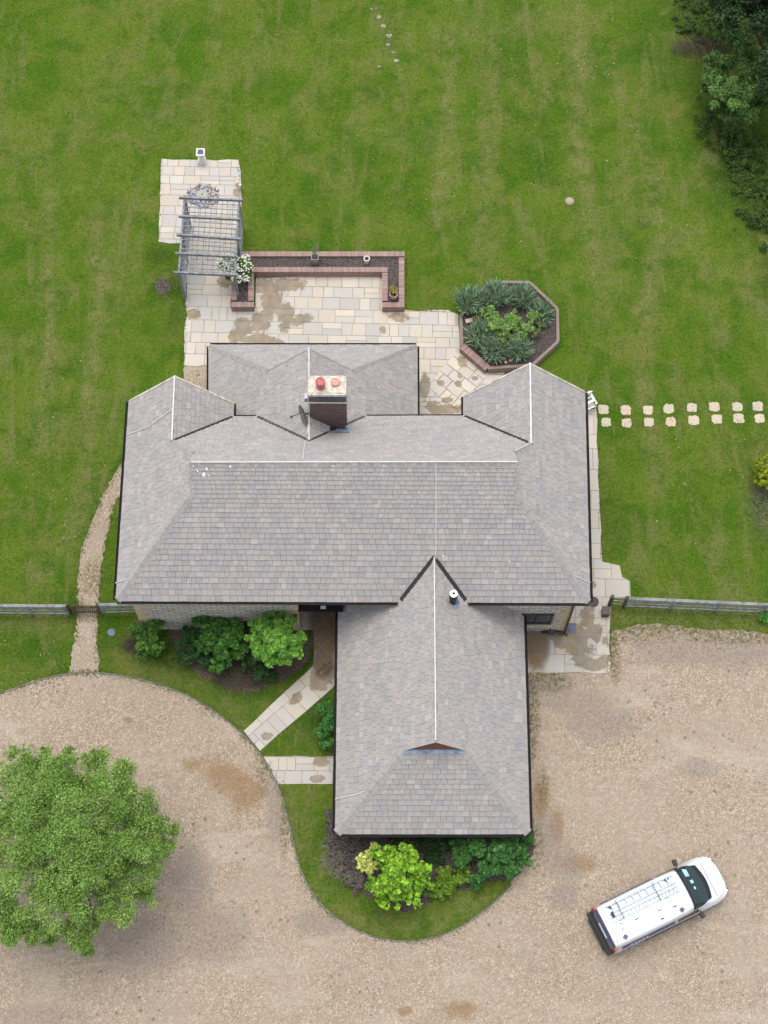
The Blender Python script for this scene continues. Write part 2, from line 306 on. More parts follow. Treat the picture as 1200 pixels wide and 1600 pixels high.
# ---------------------------------------------------------------- mesh helpers
class MB:
    def __init__(s): s.v = []; s.f = []; s.c = []; s.uv = []; s.hasc = False; s.hasuv = False
    def face(s, pts, col=None, uv=None):
        n = len(s.v); s.v += [tuple(p) for p in pts]; s.f.append(tuple(range(n, n+len(pts))))
        s.c.append(col); s.uv.append(uv)
        if col is not None: s.hasc = True
        if uv is not None: s.hasuv = True
    def prism(s, poly, z0, z1, col=None, bottom=True, uvw=False):
        """poly: list of (x,y) CCW"""
        a = 0
        for p, q in zip(poly, poly[1:]+poly[:1]): a += p[0]*q[1]-q[0]*p[1]
        if a < 0: poly = poly[::-1]
        s.face([(p[0], p[1], z1) for p in poly], col)
        if bottom: s.face([(p[0], p[1], z0) for p in poly[::-1]], col)
        u = 0
        for p, q in zip(poly, poly[1:]+poly[:1]):
            L = math.hypot(q[0]-p[0], q[1]-p[1])
            s.face([(p[0], p[1], z0), (q[0], q[1], z0), (q[0], q[1], z1), (p[0], p[1], z1)], col,
                   [(u, z0), (u+L, z0), (u+L, z1), (u, z1)] if uvw else None)
            u += L
    def box(s, c, size, rz=0, col=None, R=None):
        hx, hy, hz = size[0]/2, size[1]/2, size[2]/2
        m = R if R is not None else Matrix.Rotation(rz, 3, 'Z'); c = Vector(c)
        P = [c + m @ Vector((x*hx, y*hy, z*hz)) for z in (-1, 1) for y in (-1, 1) for x in (-1, 1)]
        for f in ((0,2,3,1),(4,5,7,6),(0,1,5,4),(2,6,7,3),(0,4,6,2),(1,3,7,5)): s.face([P[i] for i in f], col)
    def bar(s, a, b, w, h, col=None, up=(0, 0, 1)):
        a, b = Vector(a), Vector(b); d = b-a; L = d.length
        if L < 1e-6: return
        d.normalize(); u = Vector(up)
        if abs(d.dot(u)) > .98: u = Vector((0, 1, 0))
        side = d.cross(u).normalized(); top = side.cross(d)
        s.box((a+b)/2, (L, w, h), col=col, R=Matrix((d, side, top)).transposed())
    def tube(s, pts, r, n=8, col=None, caps=True):
        pts = [Vector(p) for p in pts]; rs = r if isinstance(r, (list, tuple)) else [r]*len(pts)
        rings = []
        for i, p in enumerate(pts):
            d = (pts[min(i+1, len(pts)-1)]-pts[max(i-1, 0)]).normalized()
            u = Vector((0, 0, 1)) if abs(d.z) < .9 else Vector((1, 0, 0))
            a = d.cross(u).normalized(); b = d.cross(a)
            rings.append([p + a*rs[i]*math.cos(t*2*math.pi/n) + b*rs[i]*math.sin(t*2*math.pi/n) for t in range(n)])
        for A, B in zip(rings, rings[1:]):
            for t in range(n): s.face([A[t], A[(t+1) % n], B[(t+1) % n], B[t]], col)
        if caps: s.face(rings[0][::-1], col); s.face(rings[-1], col)
    def lathe(s, c, prof, n=24, col=None):
        c = Vector(c)
        for (r0, z0), (r1, z1) in zip(prof, prof[1:]):
            for t in range(n):
                a, b = t*2*math.pi/n, (t+1)*2*math.pi/n
                P = [c+Vector((r0*math.cos(a), r0*math.sin(a), z0)), c+Vector((r0*math.cos(b), r0*math.sin(b), z0)),
                     c+Vector((r1*math.cos(b), r1*math.sin(b), z1)), c+Vector((r1*math.cos(a), r1*math.sin(a), z1))]
                if r0 < 1e-6: P = [P[0], P[2], P[3]]
                elif r1 < 1e-6: P = P[:3]
                s.face(P, col)
    def build(s, name, mat, parent=None, origin=None, smooth=False, merge=False):
        o_ = Vector(origin) if origin is not None else Vector((0, 0, 0))
        me = bpy.data.meshes.new(name)
        me.from_pydata([(x-o_.x, y-o_.y, z-o_.z) for x, y, z in s.v], [], s.f)
        if s.hasc:
            ca = me.color_attributes.new('Col', 'FLOAT_COLOR', 'CORNER')
            arr = []
            for f, c in zip(s.f, s.c):
                c = c if c is not None else (.5, .5, .5)
                arr += [c[0], c[1], c[2], 1.0]*len(f)
            ca.data.foreach_set('color', arr)
        if s.hasuv:
            ul = me.uv_layers.new(name='UVMap'); arr = []
            for f, u in zip(s.f, s.uv):
                for i in range(len(f)): arr += list(u[i]) if u is not None else [0, 0]
            ul.data.foreach_set('uv', arr)
        if merge or smooth:
            import bmesh
            bm = bmesh.new(); bm.from_mesh(me); bmesh.ops.remove_doubles(bm, verts=bm.verts, dist=1e-4)
            bm.to_mesh(me); bm.free()
        me.materials.append(M(mat) if isinstance(mat, str) else mat)
        if smooth: me.polygons.foreach_set('use_smooth', [True]*len(me.polygons))
        me.update()
        o = bpy.data.objects.new(name, me); COL.objects.link(o)
        if origin is not None: o.location = o_
        if parent is not None:
            o.parent = parent
            if origin is None: o.location = -_world(parent)
            else: o.location = o_ - _world(parent)
        return o
def _world(o):
    v = Vector((0, 0, 0))
    while o is not None: v += Vector(o.location); o = o.parent
    return v
def tag(o, label=None, cat=None, group=None, kind=None):
    if label: o['label'] = label
    if cat: o['category'] = cat
    if group: o['group'] = group
    if kind: o['kind'] = kind
    return o
def empty(name, loc, label, cat, group=None):
    o = bpy.data.objects.new(name, None); COL.objects.link(o); o.location = loc; o.empty_display_size = .3
    return tag(o, label, cat, group)
def struct(o): o['kind'] = 'structure'; return o

def clip(poly, a, b):
    """keep the part of poly (2D) left of a->b"""
    out = []; ex, ey = b[0]-a[0], b[1]-a[1]
    def sd(p): return ex*(p[1]-a[1])-ey*(p[0]-a[0])
    for i in range(len(poly)):
        p, q = poly[i], poly[(i+1) % len(poly)]; sp, sq = sd(p), sd(q)
        if sp >= 0: out.append(p)
        if (sp > 0 > sq) or (sp < 0 < sq):
            t = sp/(sp-sq); out.append((p[0]+t*(q[0]-p[0]), p[1]+t*(q[1]-p[1])))
    return out
def area(poly):
    return .5*sum(p[0]*q[1]-q[0]*p[1] for p, q in zip(poly, poly[1:]+poly[:1])) if len(poly) > 2 else 0
def clip_rect(poly, rect):
    """intersection of an arbitrary polygon with a convex CCW quad"""
    out = poly
    for a, b in zip(rect, rect[1:]+rect[:1]):
        out = clip(out, a, b)
        if len(out) < 3: return []
    return out
def inside(poly, x, y):
    c = False; n = len(poly)
    for i in range(n):
        x1, y1 = poly[i][:2]; x2, y2 = poly[(i+1) % n][:2]
        if (y1 > y) != (y2 > y) and x < (x2-x1)*(y-y1)/(y2-y1)+x1: c = not c
    return c
def smooth_poly(pts, it=2, closed=True):
    for _ in range(it):
        q = []
        n = len(pts); rngn = range(n if closed else n-1)
        for i in rngn:
            a, b = pts[i], pts[(i+1) % n]
            q += [(a[0]*.75+b[0]*.25, a[1]*.75+b[1]*.25), (a[0]*.25+b[0]*.75, a[1]*.25+b[1]*.75)]
        pts = q if closed else [pts[0]]+q+[pts[-1]]
    return pts
def ragged(pts, step=.12, amp=.05):
    out = []
    for a, b in zip(pts, pts[1:]+pts[:1]):
        L = math.hypot(b[0]-a[0], b[1]-a[1]); n = max(1, int(L/step))
        if L > 30: n = 1
        for i in range(n):
            t = i/n; out.append((a[0]+(b[0]-a[0])*t+random.gauss(0, amp if n > 1 else 0), a[1]+(b[1]-a[1])*t+random.gauss(0, amp if n > 1 else 0)))
    return out

# ---------------------------------------------------------------- ground: lawn sheet
def seg_dist(X, Y, a, b):
    ax, ay, bx, by = a[0], a[1], b[0], b[1]; L2 = (bx-ax)**2+(by-ay)**2
    t = np.clip(((X-ax)*(bx-ax)+(Y-ay)*(by-ay))/L2, 0, 1)
    return np.hypot(X-ax-t*(bx-ax), Y-ay-t*(by-ay))
def axis(lo, hi, step, far):
    core = np.arange(lo, hi+step/2, step); k = np.array([.5, 1.5, 4, 10, 25, 60, 150, 320, 600])
    k = k[k < far]
    return np.concatenate([(lo-k)[::-1], core, hi+k])
def make_lawn():
    xs = axis(-19, 19, .15, 700); ys = axis(4, 52, .15, 700)
    X, Y = np.meshgrid(xs, ys); n, m = X.shape
    wear = np.zeros_like(X); lush = np.zeros_like(X); rough = np.zeros_like(X)
    def track(pix, w, s):
        nonlocal wear
        P = [G(*p) for p in pix]
        d = np.min([seg_dist(X, Y, a, b) for a, b in zip(P, P[1:])], axis=0)
        wear = np.maximum(wear, .85*s*np.exp(-(d/(w*1.3))**2))
    track([(78,300),(73,420),(77,500),(73,570),(68,640),(62,700)], .26, .75)
    track([(77,480),(73,580)], .2, 1)
    track([(152,330),(150,400),(158,430),(150,520),(146,600),(137,700),(128,800),(60,900)], .28, .65)
    track([(153,405),(160,450)], .3, 1); track([(140,560),(134,660)], .25, .8)
    track([(185,330),(195,400),(185,470)], .3, .4)
    track([(704,60),(700,150),(697,240),(688,290),(684,345)], .3, .75); track([(694,240),(686,320)], .2, .9)
    track([(772,50),(770,150),(762,240),(755,330),(748,400)], .28, .65)
    track([(905,10),(908,90),(905,150),(900,230),(915,300),(925,380),(930,440)], .35, .7); track([(905,75),(915,115)], .4, .9); track([(908,230),(918,310)],.3,.75)
    track([(955,100),(985,190),(1015,260),(1028,330),(1032,390),(1010,450),(1000,540),(1012,640),(1028,760)], .3, .65)
    track([(1000,480),(1008,500)], .3, 1); track([(975,240),(980,330),(945,430),(935,500)], .35, .5)
    track([(430,60),(330,130),(240,200)], .5, .3); track([(170,100),(120,200)], .7, .3)
    track([(560,200),(660,230)], .6, .3); track([(700,60),(900,20)], .7, .4)
    track([(0,200),(60,260)], .8, .3); track([(1010,330),(1180,470)], .4, .35)
    track([(440,1240),(470,1330),(500,1400),(580,1445),(670,1450),(750,1410)], .5, .55); track([(200,1040),(290,1060),(370,1110)], .35, .5); track([(210,1020),(215,1005)], .3, .8); track([(590,27),(615,90)], .3, .4)
    track([(430,1130),(480,1160)], .5, .4); track([(0,975),(100,975)], .25, .5); track([(960,962),(1200,972)], .35, .55); track([(1180,780),(1200,830)], .5, .7)
    for (px, py, r, s) in [(675,18,.25,.9),(850,250,.3,.9),(845,272,.3,.8),(580,150,.5,.6),(520,252,.3,.7),(548,345,.3,.7),(510,352,.3,.7),(1005,350,.35,.8),(975,368,.3,.7),
                           (1140,368,.2,.7),(800,100,1.6,.4),(830,210,1.3,.35),(1010,80,1.5,.5),(1045,100,1.2,.5),(965,830,.9,.5),(935,780,.8,.4),(1180,640,.5,.7),(290,740,.1,0),
                           (200,1000,1,.3),(60,1010,1.3,.5),(110,950,.6,.6),(450,1030,1,.5),(470,1110,1,.4),(500,1020,.5,.9),(1140,300,1,.5),(400,1040,2,.25)]:
        g = G(px, py); lush = np.maximum(lush, s*np.exp(-(((X-g.x)**2+(Y-g.y)**2)/r**2)))
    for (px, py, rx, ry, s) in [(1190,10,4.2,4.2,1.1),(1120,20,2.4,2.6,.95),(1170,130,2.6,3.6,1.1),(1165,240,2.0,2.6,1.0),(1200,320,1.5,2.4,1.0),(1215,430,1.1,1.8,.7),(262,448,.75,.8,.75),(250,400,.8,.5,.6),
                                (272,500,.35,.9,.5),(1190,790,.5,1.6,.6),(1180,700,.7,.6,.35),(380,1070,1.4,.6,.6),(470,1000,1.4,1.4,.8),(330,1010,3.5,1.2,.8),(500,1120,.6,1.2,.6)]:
        g = G(px, py); rough = np.maximum(rough, s*np.exp(-(((X-g.x)/rx)**2+((Y-g.y)/ry)**2)**1.5))  # top right ellipses also darken the lawn colour for shade under the trees
    V = np.stack([X.ravel(), Y.ravel(), np.zeros(X.size)], 1)
    idx = np.arange(n*m).reshape(n, m)
    F = np.stack([idx[:-1, :-1], idx[:-1, 1:], idx[1:, 1:], idx[1:, :-1]], -1).reshape(-1, 4)
    me = bpy.data.meshes.new('lawn'); me.vertices.add(len(V)); me.vertices.foreach_set('co', V.ravel())
    me.loops.add(F.size); me.loops.foreach_set('vertex_index', F.ravel()); me.polygons.add(len(F))
    me.polygons.foreach_set('loop_start', np.arange(0, F.size, 4)); me.update(calc_edges=True)
    ca = me.color_attributes.new('Col', 'FLOAT_COLOR', 'POINT')
    ca.data.foreach_set('color', np.stack([wear.ravel(), lush.ravel(), rough.ravel(), np.ones(X.size)], 1).astype(np.float32).ravel())
    me.materials.append(M('lawn')); o = bpy.data.objects.new('lawn', me); COL.objects.link(o); struct(o)
make_lawn()

def XY(l, z=0): return [tuple(G(p[0], p[1], z)[:2]) for p in l]
def flat(name, poly, z, mat):
    from mathutils.geometry import delaunay_2d_cdt
    n = len(poly); r = delaunay_2d_cdt([Vector((p[0], p[1])) for p in poly], [], [list(range(n))], 1, 1e-5)
    me = bpy.data.meshes.new(name); fs = []
    for f in r[2]:
        q = [r[0][i] for i in f]; cx, cy = sum(p.x for p in q)/len(q), sum(p.y for p in q)/len(q)
        if not inside(poly, cx, cy): continue
        fs.append(tuple(f) if area([(p.x, p.y) for p in q]) > 0 else tuple(f[::-1]))
    me.from_pydata([(p.x, p.y, z) for p in r[0]], [], fs)
    me.materials.append(M(mat)); o = bpy.data.objects.new(name, me); COL.objects.link(o); return o
EDGE = [(-260,1130),(-100,1105),(0,1085),(60,1062),(110,1052),(150,1050),(215,1060),(280,1080),(330,1107),(380,1147),(410,1182),(437,1230),(452,1290),(463,1340),(480,1385),(510,1425),(560,1457),(610,1471),(660,1471),(710,1456),(762,1420),(795,1388)]
edge_w = smooth_poly(XY(EDGE), 2, closed=False)
REST = [(815,1355),(834,1318),(826,1290),(800,1200),(800,1049),(952,1049),(956,985),(1010,975),(1060,978),(1100,984),(1150,984),(1210,990),(1500,1000),(1700,1600),(1400,2300),(-300,2300),(-900,1500)]
struct(flat('gravel_drive', ragged(edge_w + XY(REST), .14, .035), .006, 'gravel'))
PATH = [(260,640),(210,690),(190,722),(165,765),(143,815),(127,860),(121,900),(121,960),(116,1000),(108,1051),(155,1052),(152,1000),(152,960),(155,930),(159,880),(166,840),(178,790),(200,750),(260,700)]
struct(flat('gravel_path', ragged(XY(PATH), .12, .035), .010, 'gravel'))
struct(flat('gravel_strip', ragged(XY([(288,566),(332,566),(332,640),(285,620)]), .12, .02), .010, 'gravel'))
struct(flat('planting_bed_front', ragged(XY([(508,1270),(830,1290),(836,1330),(800,1372),(700,1395),(640,1425),(570,1400),(515,1345)]), .15, .06), .008, 'soil'))
struct(flat('planting_bed', ragged(smooth_poly(XY([(262,960),(470,960),(488,1000),(480,1040),(430,1068),(375,1085),(320,1060),(275,1030)]), 1), .15, .06), .008, 'mulch'))
struct(flat('bare_soil_patch', ragged(smooth_poly(XY([(240,440),(258,434),(268,448),(262,460),(246,460)]), 2), .1, .05), .008, 'soil'))
kb = MB()
wpts = edge_w
for i in range(len(wpts)-1):
    a, b = wpts[i], wpts[i+1]
    kb.bar((a[0], a[1], .02), (b[0], b[1], .02), .045, .06)
struct(kb.build('kerb', 'kerb_grey'))

# ---------------------------------------------------------------- paving
def slab_col():
    t = random.random(); base = [(.55,.505,.435),(.545,.505,.45),(.50,.48,.445),(.57,.51,.42),(.54,.48,.40),(.47,.455,.43)][random.randrange(6)]
    f = random.uniform(.92, 1.07); return tuple(c*f for c in base)
def paving(name, poly, ang=0, sizes=(.44, .66), wid=(.42, .86), z=.03, org=None, gap=.022, wobble=.012, tone=1.0):
    ca, sa = math.cos(ang), math.sin(ang); ox, oy = org if org else poly[0]
    loc = [((p[0]-ox)*ca+(p[1]-oy)*sa, -(p[0]-ox)*sa+(p[1]-oy)*ca) for p in poly]
    if area(loc) < 0: loc = loc[::-1]
    x0, x1 = min(p[0] for p in loc), max(p[0] for p in loc); y0, y1 = min(p[1] for p in loc), max(p[1] for p in loc)
    mb = MB(); v = y0
    def W(u, w): return (ox+u*ca-w*sa, oy+u*sa+w*ca)
    while v < y1:
        h = random.uniform(*sizes); u = x0-random.random()*.5
        while u < x1:
            w = random.uniform(*wid)
            cells = [(u, v, w, h)]
            if w > .62 and random.random() < .3: cells = [(u, v, w, h*.5), (u, v+h*.5, w, h*.5)]
            elif random.random() < .15 and w > .6: cells = [(u, v, w*.5, h), (u+w*.5, v, w*.5, h)]
            for (a, b, cw, ch) in cells:
                g = gap/2; j = lambda: random.uniform(-wobble, wobble)*.4
                r = [(a+g+j(), b+g+j()), (a+cw-g+j(), b+g+j()), (a+cw-g+j(), b+ch-g+j()), (a+g+j(), b+ch-g+j())]
                c = clip_rect(loc, r)
                if len(c) >= 3 and abs(area(c)) > .01:
                    zz = z+random.uniform(-.003, .003); pts = [W(*p) for p in c]; col = tuple(x*tone for x in slab_col())
                    mb.prism(pts, z-.02, zz, col, bottom=False)
            u += w
        v += h
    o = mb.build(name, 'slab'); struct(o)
    fl = flat(name+'_bedding', [(p[0], p[1]) for p in poly], z-.011, 'slab_mortar'); struct(fl)
    return o
def wob(poly, amp=.03, step=.45): return ragged(poly, step, amp)
paving('terrace_paving', wob(XY([(253,249),(374,251),(377,300),(377,392),(366,432),(360,475),(360,482),(400,482),(400,430),(600,430),(600,480),(634,484),(700,485),(716,492),(720,540),(764,578),(815,578),(815,640),(740,668),(330,668),(328,571),(287,571),(292,432),(283,381),(247,380)]), .025), ang=-.02, org=XY([(253,249)])[0])
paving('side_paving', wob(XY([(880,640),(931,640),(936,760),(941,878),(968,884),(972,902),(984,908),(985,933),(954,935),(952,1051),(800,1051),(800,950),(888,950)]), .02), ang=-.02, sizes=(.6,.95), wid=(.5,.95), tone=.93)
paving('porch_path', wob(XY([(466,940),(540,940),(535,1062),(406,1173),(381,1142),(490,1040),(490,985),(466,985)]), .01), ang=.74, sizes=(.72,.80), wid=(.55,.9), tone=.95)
paving('garage_path', wob(XY([(412,1182),(545,1182),(545,1225),(436,1225)]), .012), ang=-.01, sizes=(.52,.54), wid=(.55,.72), tone=.95)
# diagonal slab ramp laid over the terrace corner
paving('diagonal_paving', wob(XY([(668,606),(712,552),(764,584),(716,640),(700,634)]), .03), ang=-.72, sizes=(.42,.5), wid=(.45,.7), z=.055, tone=1.08, gap=.035)

# ---------------------------------------------------------------- house
S = 1.1036; E = 4.626; EE = 2.392; WE = 2.093; OV = .35
class Pl:   # roof plane rising at slope s from eave line a->b (inward = left of a->b), eave height e
    def __init__(s, a, b, e, sl=S):
        s.a = Vector(a[:2]); s.b = Vector(b[:2]); d = (s.b-s.a).normalized(); s.d = d; s.n = Vector((-d.y, d.x)); s.e = e; s.s = sl
    def z(s, p): return s.e + s.s*((Vector(p[:2])-s.a).dot(s.n))
    def co(s): return s.s*s.n.x, s.s*s.n.y, s.e-s.s*s.a.dot(s.n)     # z = A x + B y + C
def solve2(r1, r2):
    (a, b, c), (d, e, f) = r1, r2; D = a*e-b*d
    return (-(c*e-b*f)/D, -(a*f-c*d)/D)
def eqd(P, Q): a, b = P.co(), Q.co(); return (a[0]-b[0], a[1]-b[1], a[2]-b[2])
def eqz(P, z): a = P.co(); return (a[0], a[1], a[2]-z)
def line(p, q): d = (q[0]-p[0], q[1]-p[1]); return (-d[1], d[0], d[1]*p[0]-d[0]*p[1])
def p3(P, xy): return Vector((xy[0], xy[1], P.z(xy)))
def tri(P, Q, R): return p3(P, solve2(eqd(P, Q), eqd(P, R)))

g = lambda x, y, z: G(x, y, z)
SW, SE, NW, NE = g(183,937,E), g(920,940,E), g(203,627,E), g(912,612,E)
pS = Pl(SW, SE, E); pE = Pl(SE, NE, E); pW = Pl(NW, SW, E)
pN = Pl(g(726,651,E), g(398,652,E), E)
pNWe = Pl(g(363,652,E), g(363.5,628,E), E); pNEw = Pl(g(726,614,E), g(726,651,E), E)
pXW = Pl(g(328,540,EE), g(328,612,EE), EE); pXE = Pl(g(650.5,651,EE), g(650,540,EE), EE); pXN = Pl(g(650,540,EE), g(328,540,EE), EE)
wSW, wSE, wNE, wNW = g(526,1301,WE), g(826,1301,WE), g(816,953,WE), g(530.5,950,WE)
pWW = Pl(wNW, wSW, WE); pWE = Pl(wSE, wNE, WE); pWS = Pl(wSW, wSE, WE)
# main ridge and gablets
rl = eqd(pS, pN)
def on_ridge(P, Q, px, py):
    """point on the ridge line P/Q seen at column px (or row py)"""
    best = None
    a, b, c = eqd(P, Q); nn = math.hypot(a, b); d = Vector((-b/nn, a/nn)); p0 = Vector((-a*c/nn/nn, -b*c/nn/nn))
    lo, hi = -60, 60
    def err(t):
        q = p0+d*t; w = p3(P, q)-Vector((0, 0, H)); dd = w.dot(FW)
        X = 600+FPX*w.dot(RT)/dd; Y = 800-FPX*w.dot(UP)/dd
        return (X-px) if px is not None else (Y-py)
    sl = err(hi) > err(lo)
    for _ in range(60):
        m_ = (lo+hi)/2
        if (err(m_) > 0) == sl: hi = m_
        else: lo = m_
    return p3(P, p0+d*((lo+hi)/2))
MW, ME = on_ridge(pS, pN, 297, None), on_ridge(pS, pN, 808, None)
def par(P, pt):    # plan line through pt parallel to the eave of P
    return line(pt, (pt[0]+P.d.x, pt[1]+P.d.y))
gWS = p3(pS, solve2(eqd(pS, pW), par(pW, MW))); gWN = p3(pN, solve2(eqd(pN, pW), par(pW, MW)))
gES = p3(pS, solve2(eqd(pS, pE), par(pE, ME))); gEN = p3(pN, solve2(eqd(pN, pE), par(pE, ME)))
jNW = tri(pN, pW, pNWe); jNE = tri(pN, pE, pNEw)
kNW = on_ridge(pW, pNWe, None, 589); kNE = on_ridge(pE, pNEw, None, 569)
fNW = g(363.5,652,E); fNE = g(726,651,E)
cNWi = p3(pNWe, solve2(eqz(pNWe, E), line(kNW, NW))); cNEi = p3(pNEw, solve2(eqz(pNEw, E), line(kNE, NE)))
jX = tri(pN, pXW, pXE); vXW = p3(pN, solve2(eqz(pN, E), eqz(pXW, E))); vXE = p3(pN, solve2(eqz(pN, E), eqz(pXE, E)))
jV = tri(pS, pWW, pWE); vW = p3(pS, solve2(eqz(pS, E), eqz(pWW, E))); vE = p3(pS, solve2(eqz(pS, E), eqz(pWE, E)))
kX = on_ridge(pXW, pXE, None, 545); gXW = p3(pXW, solve2(eqd(pXW, pXN), par(pXN, kX))); gXE = p3(pXE, solve2(eqd(pXE, pXN), par(pXN, kX)))
kW = on_ridge(pWW, pWE, None, 1158); gWW = p3(pWW, solve2(eqd(pWW, pWS), par(pWS, kW))); gWE_ = p3(pWE, solve2(eqd(pWE, pWS), par(pWS, kW)))
nl = line(wNW, wNE)
uWW = p3(pWW, solve2(nl, eqd(pWW, pS))); uWE = p3(pWE, solve2(nl, eqd(pWE, pS)))

def inset_n(P, d): return Vector((P.n.x*d, P.n.y*d, 0))
house = empty('house', (SW+SE)/2*1.0 - Vector((0, 0, E)), 'large stone house with grey stone slate roofs, two north gables and a long south wing', 'house')
house.location.z = 0

def slate_col():
    t = random.random()
    base = [(.41,.385,.38),(.375,.37,.395),(.45,.415,.385),(.48,.435,.39),(.42,.385,.365),(.44,.39,.375),(.35,.34,.35),(.52,.48,.45)][random.choices(range(8), [22,16,16,9,14,10,8,5])[0]]
    f = random.uniform(.92, 1.09); mean = (.475, .432, .408); return tuple((mean[i]*(1.0, 1.0, .995)[i]+(base[i]-mean[i])*.85)*f*1.05 for i in range(3))
def slates(mb, P, poly):
    """lay individual stone slates in diminishing courses over one roof plane"""
    sl = math.sqrt(1+P.s*P.s); u = Vector((P.d.x, P.d.y, 0)); v = Vector((P.n.x, P.n.y, P.s))/sl; n = u.cross(v); o = Vector((P.a.x, P.a.y, P.e))
    loc = [((p-o).dot(u), (p-o).dot(v)) for p in poly]
    if area(loc) < 0: loc = loc[::-1]
    x0, x1 = min(p[0] for p in loc), max(p[0] for p in loc); y0, y1 = min(p[1] for p in loc), max(p[1] for p in loc)
    mb_u = [o+u*a+v*b for a, b in loc]
    y = y0 if y0 > .02 else -.05
    top = max(y1, 5.2)
    if y < 0: loc = [(a, b-.05 if b < .05 else b) for a, b in loc]
    while y < y1:
        h = .262-.105*min(1, max(0, y/top)); h *= random.uniform(.95, 1.05); x = x0-random.random()*.4
        off = random.uniform(-.02, .02)
        while x < x1:
            w = random.uniform(.17, .36)*(1-.18*y/top); g_ = .008
            jy = random.uniform(-.006, .006)
            c = clip_rect(loc, [(x+g_/2, y+jy), (x+w-g_/2, y+jy), (x+w-g_/2, y+h+.012), (x+g_/2, y+h+.012)])
            if len(c) >= 3 and abs(area(c)) > 1e-4:
                lift = .024+random.uniform(0, .008); tw = random.uniform(-.004, .004); col = slate_col()
                def P3(a, b, d=0): return o+u*a+v*b+n*(.006+lift*(1-(b-y)/(h+.012))+tw*(a-x)/w-d)
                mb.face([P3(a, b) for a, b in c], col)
                for (a, b), (a2, b2) in zip(c, c[1:]+c[:1]):
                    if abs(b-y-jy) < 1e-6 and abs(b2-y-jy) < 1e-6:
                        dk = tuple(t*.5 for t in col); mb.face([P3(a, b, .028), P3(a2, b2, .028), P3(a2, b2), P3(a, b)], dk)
            x += w
        y += h
    return mb_u
def roof(name, faces, label):
    mb = MB(); und = MB()
    for P, poly in faces:
        pu = slates(mb, P, poly)
        nn = (pu[1]-pu[0]).cross(pu[2]-pu[0])
        if area([(p.x, p.y) for p in pu]) < 0: pu = pu[::-1]
        und.face(pu); und.face([p-Vector((0, 0, .16)) for p in pu[::-1]])
        for a, b in zip(pu, pu[1:]+pu[:1]): und.face([a-Vector((0, 0, .16)), b-Vector((0, 0, .16)), b, a])
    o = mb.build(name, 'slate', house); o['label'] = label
    und.build('roof_deck', 'underlay', o)
    return o
r_main = roof('roof', [
    (pS, [SW, vW, jV, vE, SE, gES, ME, MW, gWS]),
    (pW, [SW, gWS, gWN, jNW, kNW, NW]),
    (pE, [SE, NE, kNE, jNE, gEN, gES]),
    (pN, [jNW, gWN, MW, ME, gEN, jNE, fNE, vXE, jX, vXW, fNW]),
    (pNWe, [kNW, jNW, fNW, cNWi]), (pNEw, [kNE, cNEi, fNE, jNE])], 'grey stone slate roof of the main block')
uN = inset_n(pN, OV+.05)
def under(P): return p3(P, solve2(eqd(P, pN), line(fNE+uN, vXW+uN)))
xw, xe = under(pXW), under(pXE)
xw0 = p3(pXW, solve2(eqz(pXW, EE), line(fNE+uN, vXW+uN))); xe0 = p3(pXE, solve2(eqz(pXE, EE), line(fNE+uN, vXW+uN)))
XNW, XNE = g(328,540,EE), g(650,540,EE)
r_ext = roof('roof', [(pXW, [XNW, xw0, xw, jX, kX, gXW]), (pXE, [XNE, gXE, kX, jX, xe, xe0]), (pXN, [XNW, gXW, gXE, XNE])], 'lower slate roof over the garden extension')
r_wing = roof('roof', [(pWW, [wNW, wSW, gWW, kW, jV, uWW]), (pWE, [wSE, wNE, uWE, jV, kW, gWE_]), (pWS, [wSW, wSE, gWE_, gWW])], 'slate roof of the south wing with a half hip and red gablet')

# ridge and hip tiles
def capline(mb, a, b, w=.2, h=.07, L=.42, P=None, Q=None, white=False):
    a, b = Vector(a), Vector(b); d = b-a; n = max(1, int(d.length/L)); dn = d.normalized(); side = dn.cross(Vector((0, 0, 1))).normalized()
    def surf(pt):
        # drop to lower of the two planes
        return min(P.z(pt), Q.z(pt))
    for i in range(n):
        t0, t1 = i/n, (i+1)/n-.012/d.length; p, q = a+d*t0, a+d*t1; k = random.uniform(-.006, .006)
        def sec(c):
            l, r = c+side*w, c-side*w
            l.z = surf(l)+.045+k; r.z = surf(r)+.045+k
            ll, rr = c+side*w*.45, c-side*w*.45; ll.z = surf(ll)+.075+k; rr.z = surf(rr)+.075+k
            m_ = c+Vector((0, 0, h+.03+k)); l0 = l-Vector((0, 0, .05)); r0 = r-Vector((0, 0, .05))
            return [l0, l, ll, m_, rr, r, r0]
        A, B = sec(p), sec(q)
        for j in range(6): mb.face([A[j], B[j], B[j+1], A[j+1]])
        mb.face(A[::-1]); mb.face(B)
for a, b, P, Q, w, nm, par_ in [(SW, gWS, pS, pW, .15, 'hip', r_main), (SE, gES, pS, pE, .13, 'hip', r_main), (gEN, jNE, pN, pE, .13, 'hip', r_main), (gWN, jNW, pN, pW, .13, 'hip', r_main),
        (MW, ME, pS, pN, .11, 'ridge', r_main), (jNW, kNW, pW, pNWe, .11, 'ridge', r_main), (jNE, kNE, pE, pNEw, .11, 'ridge', r_main), (XNW, gXW, pXW, pXN, .14, 'hip', r_ext), (XNE, gXE, pXE, pXN, .10, 'hip', r_ext),
        (jX, kX, pXW, pXE, .11, 'ridge', r_ext), (wSW, gWW, pWW, pWS, .17, 'hip', r_wing), (wSE, gWE_, pWE, pWS, .17, 'hip', r_wing), (jV, kW, pWW, pWE, .10, 'ridge', r_wing)]:
    hp = MB(); capline(hp, a, b, w=w, P=P, Q=Q); hp.build(nm+'_tiles', nm+'_stone', par_)

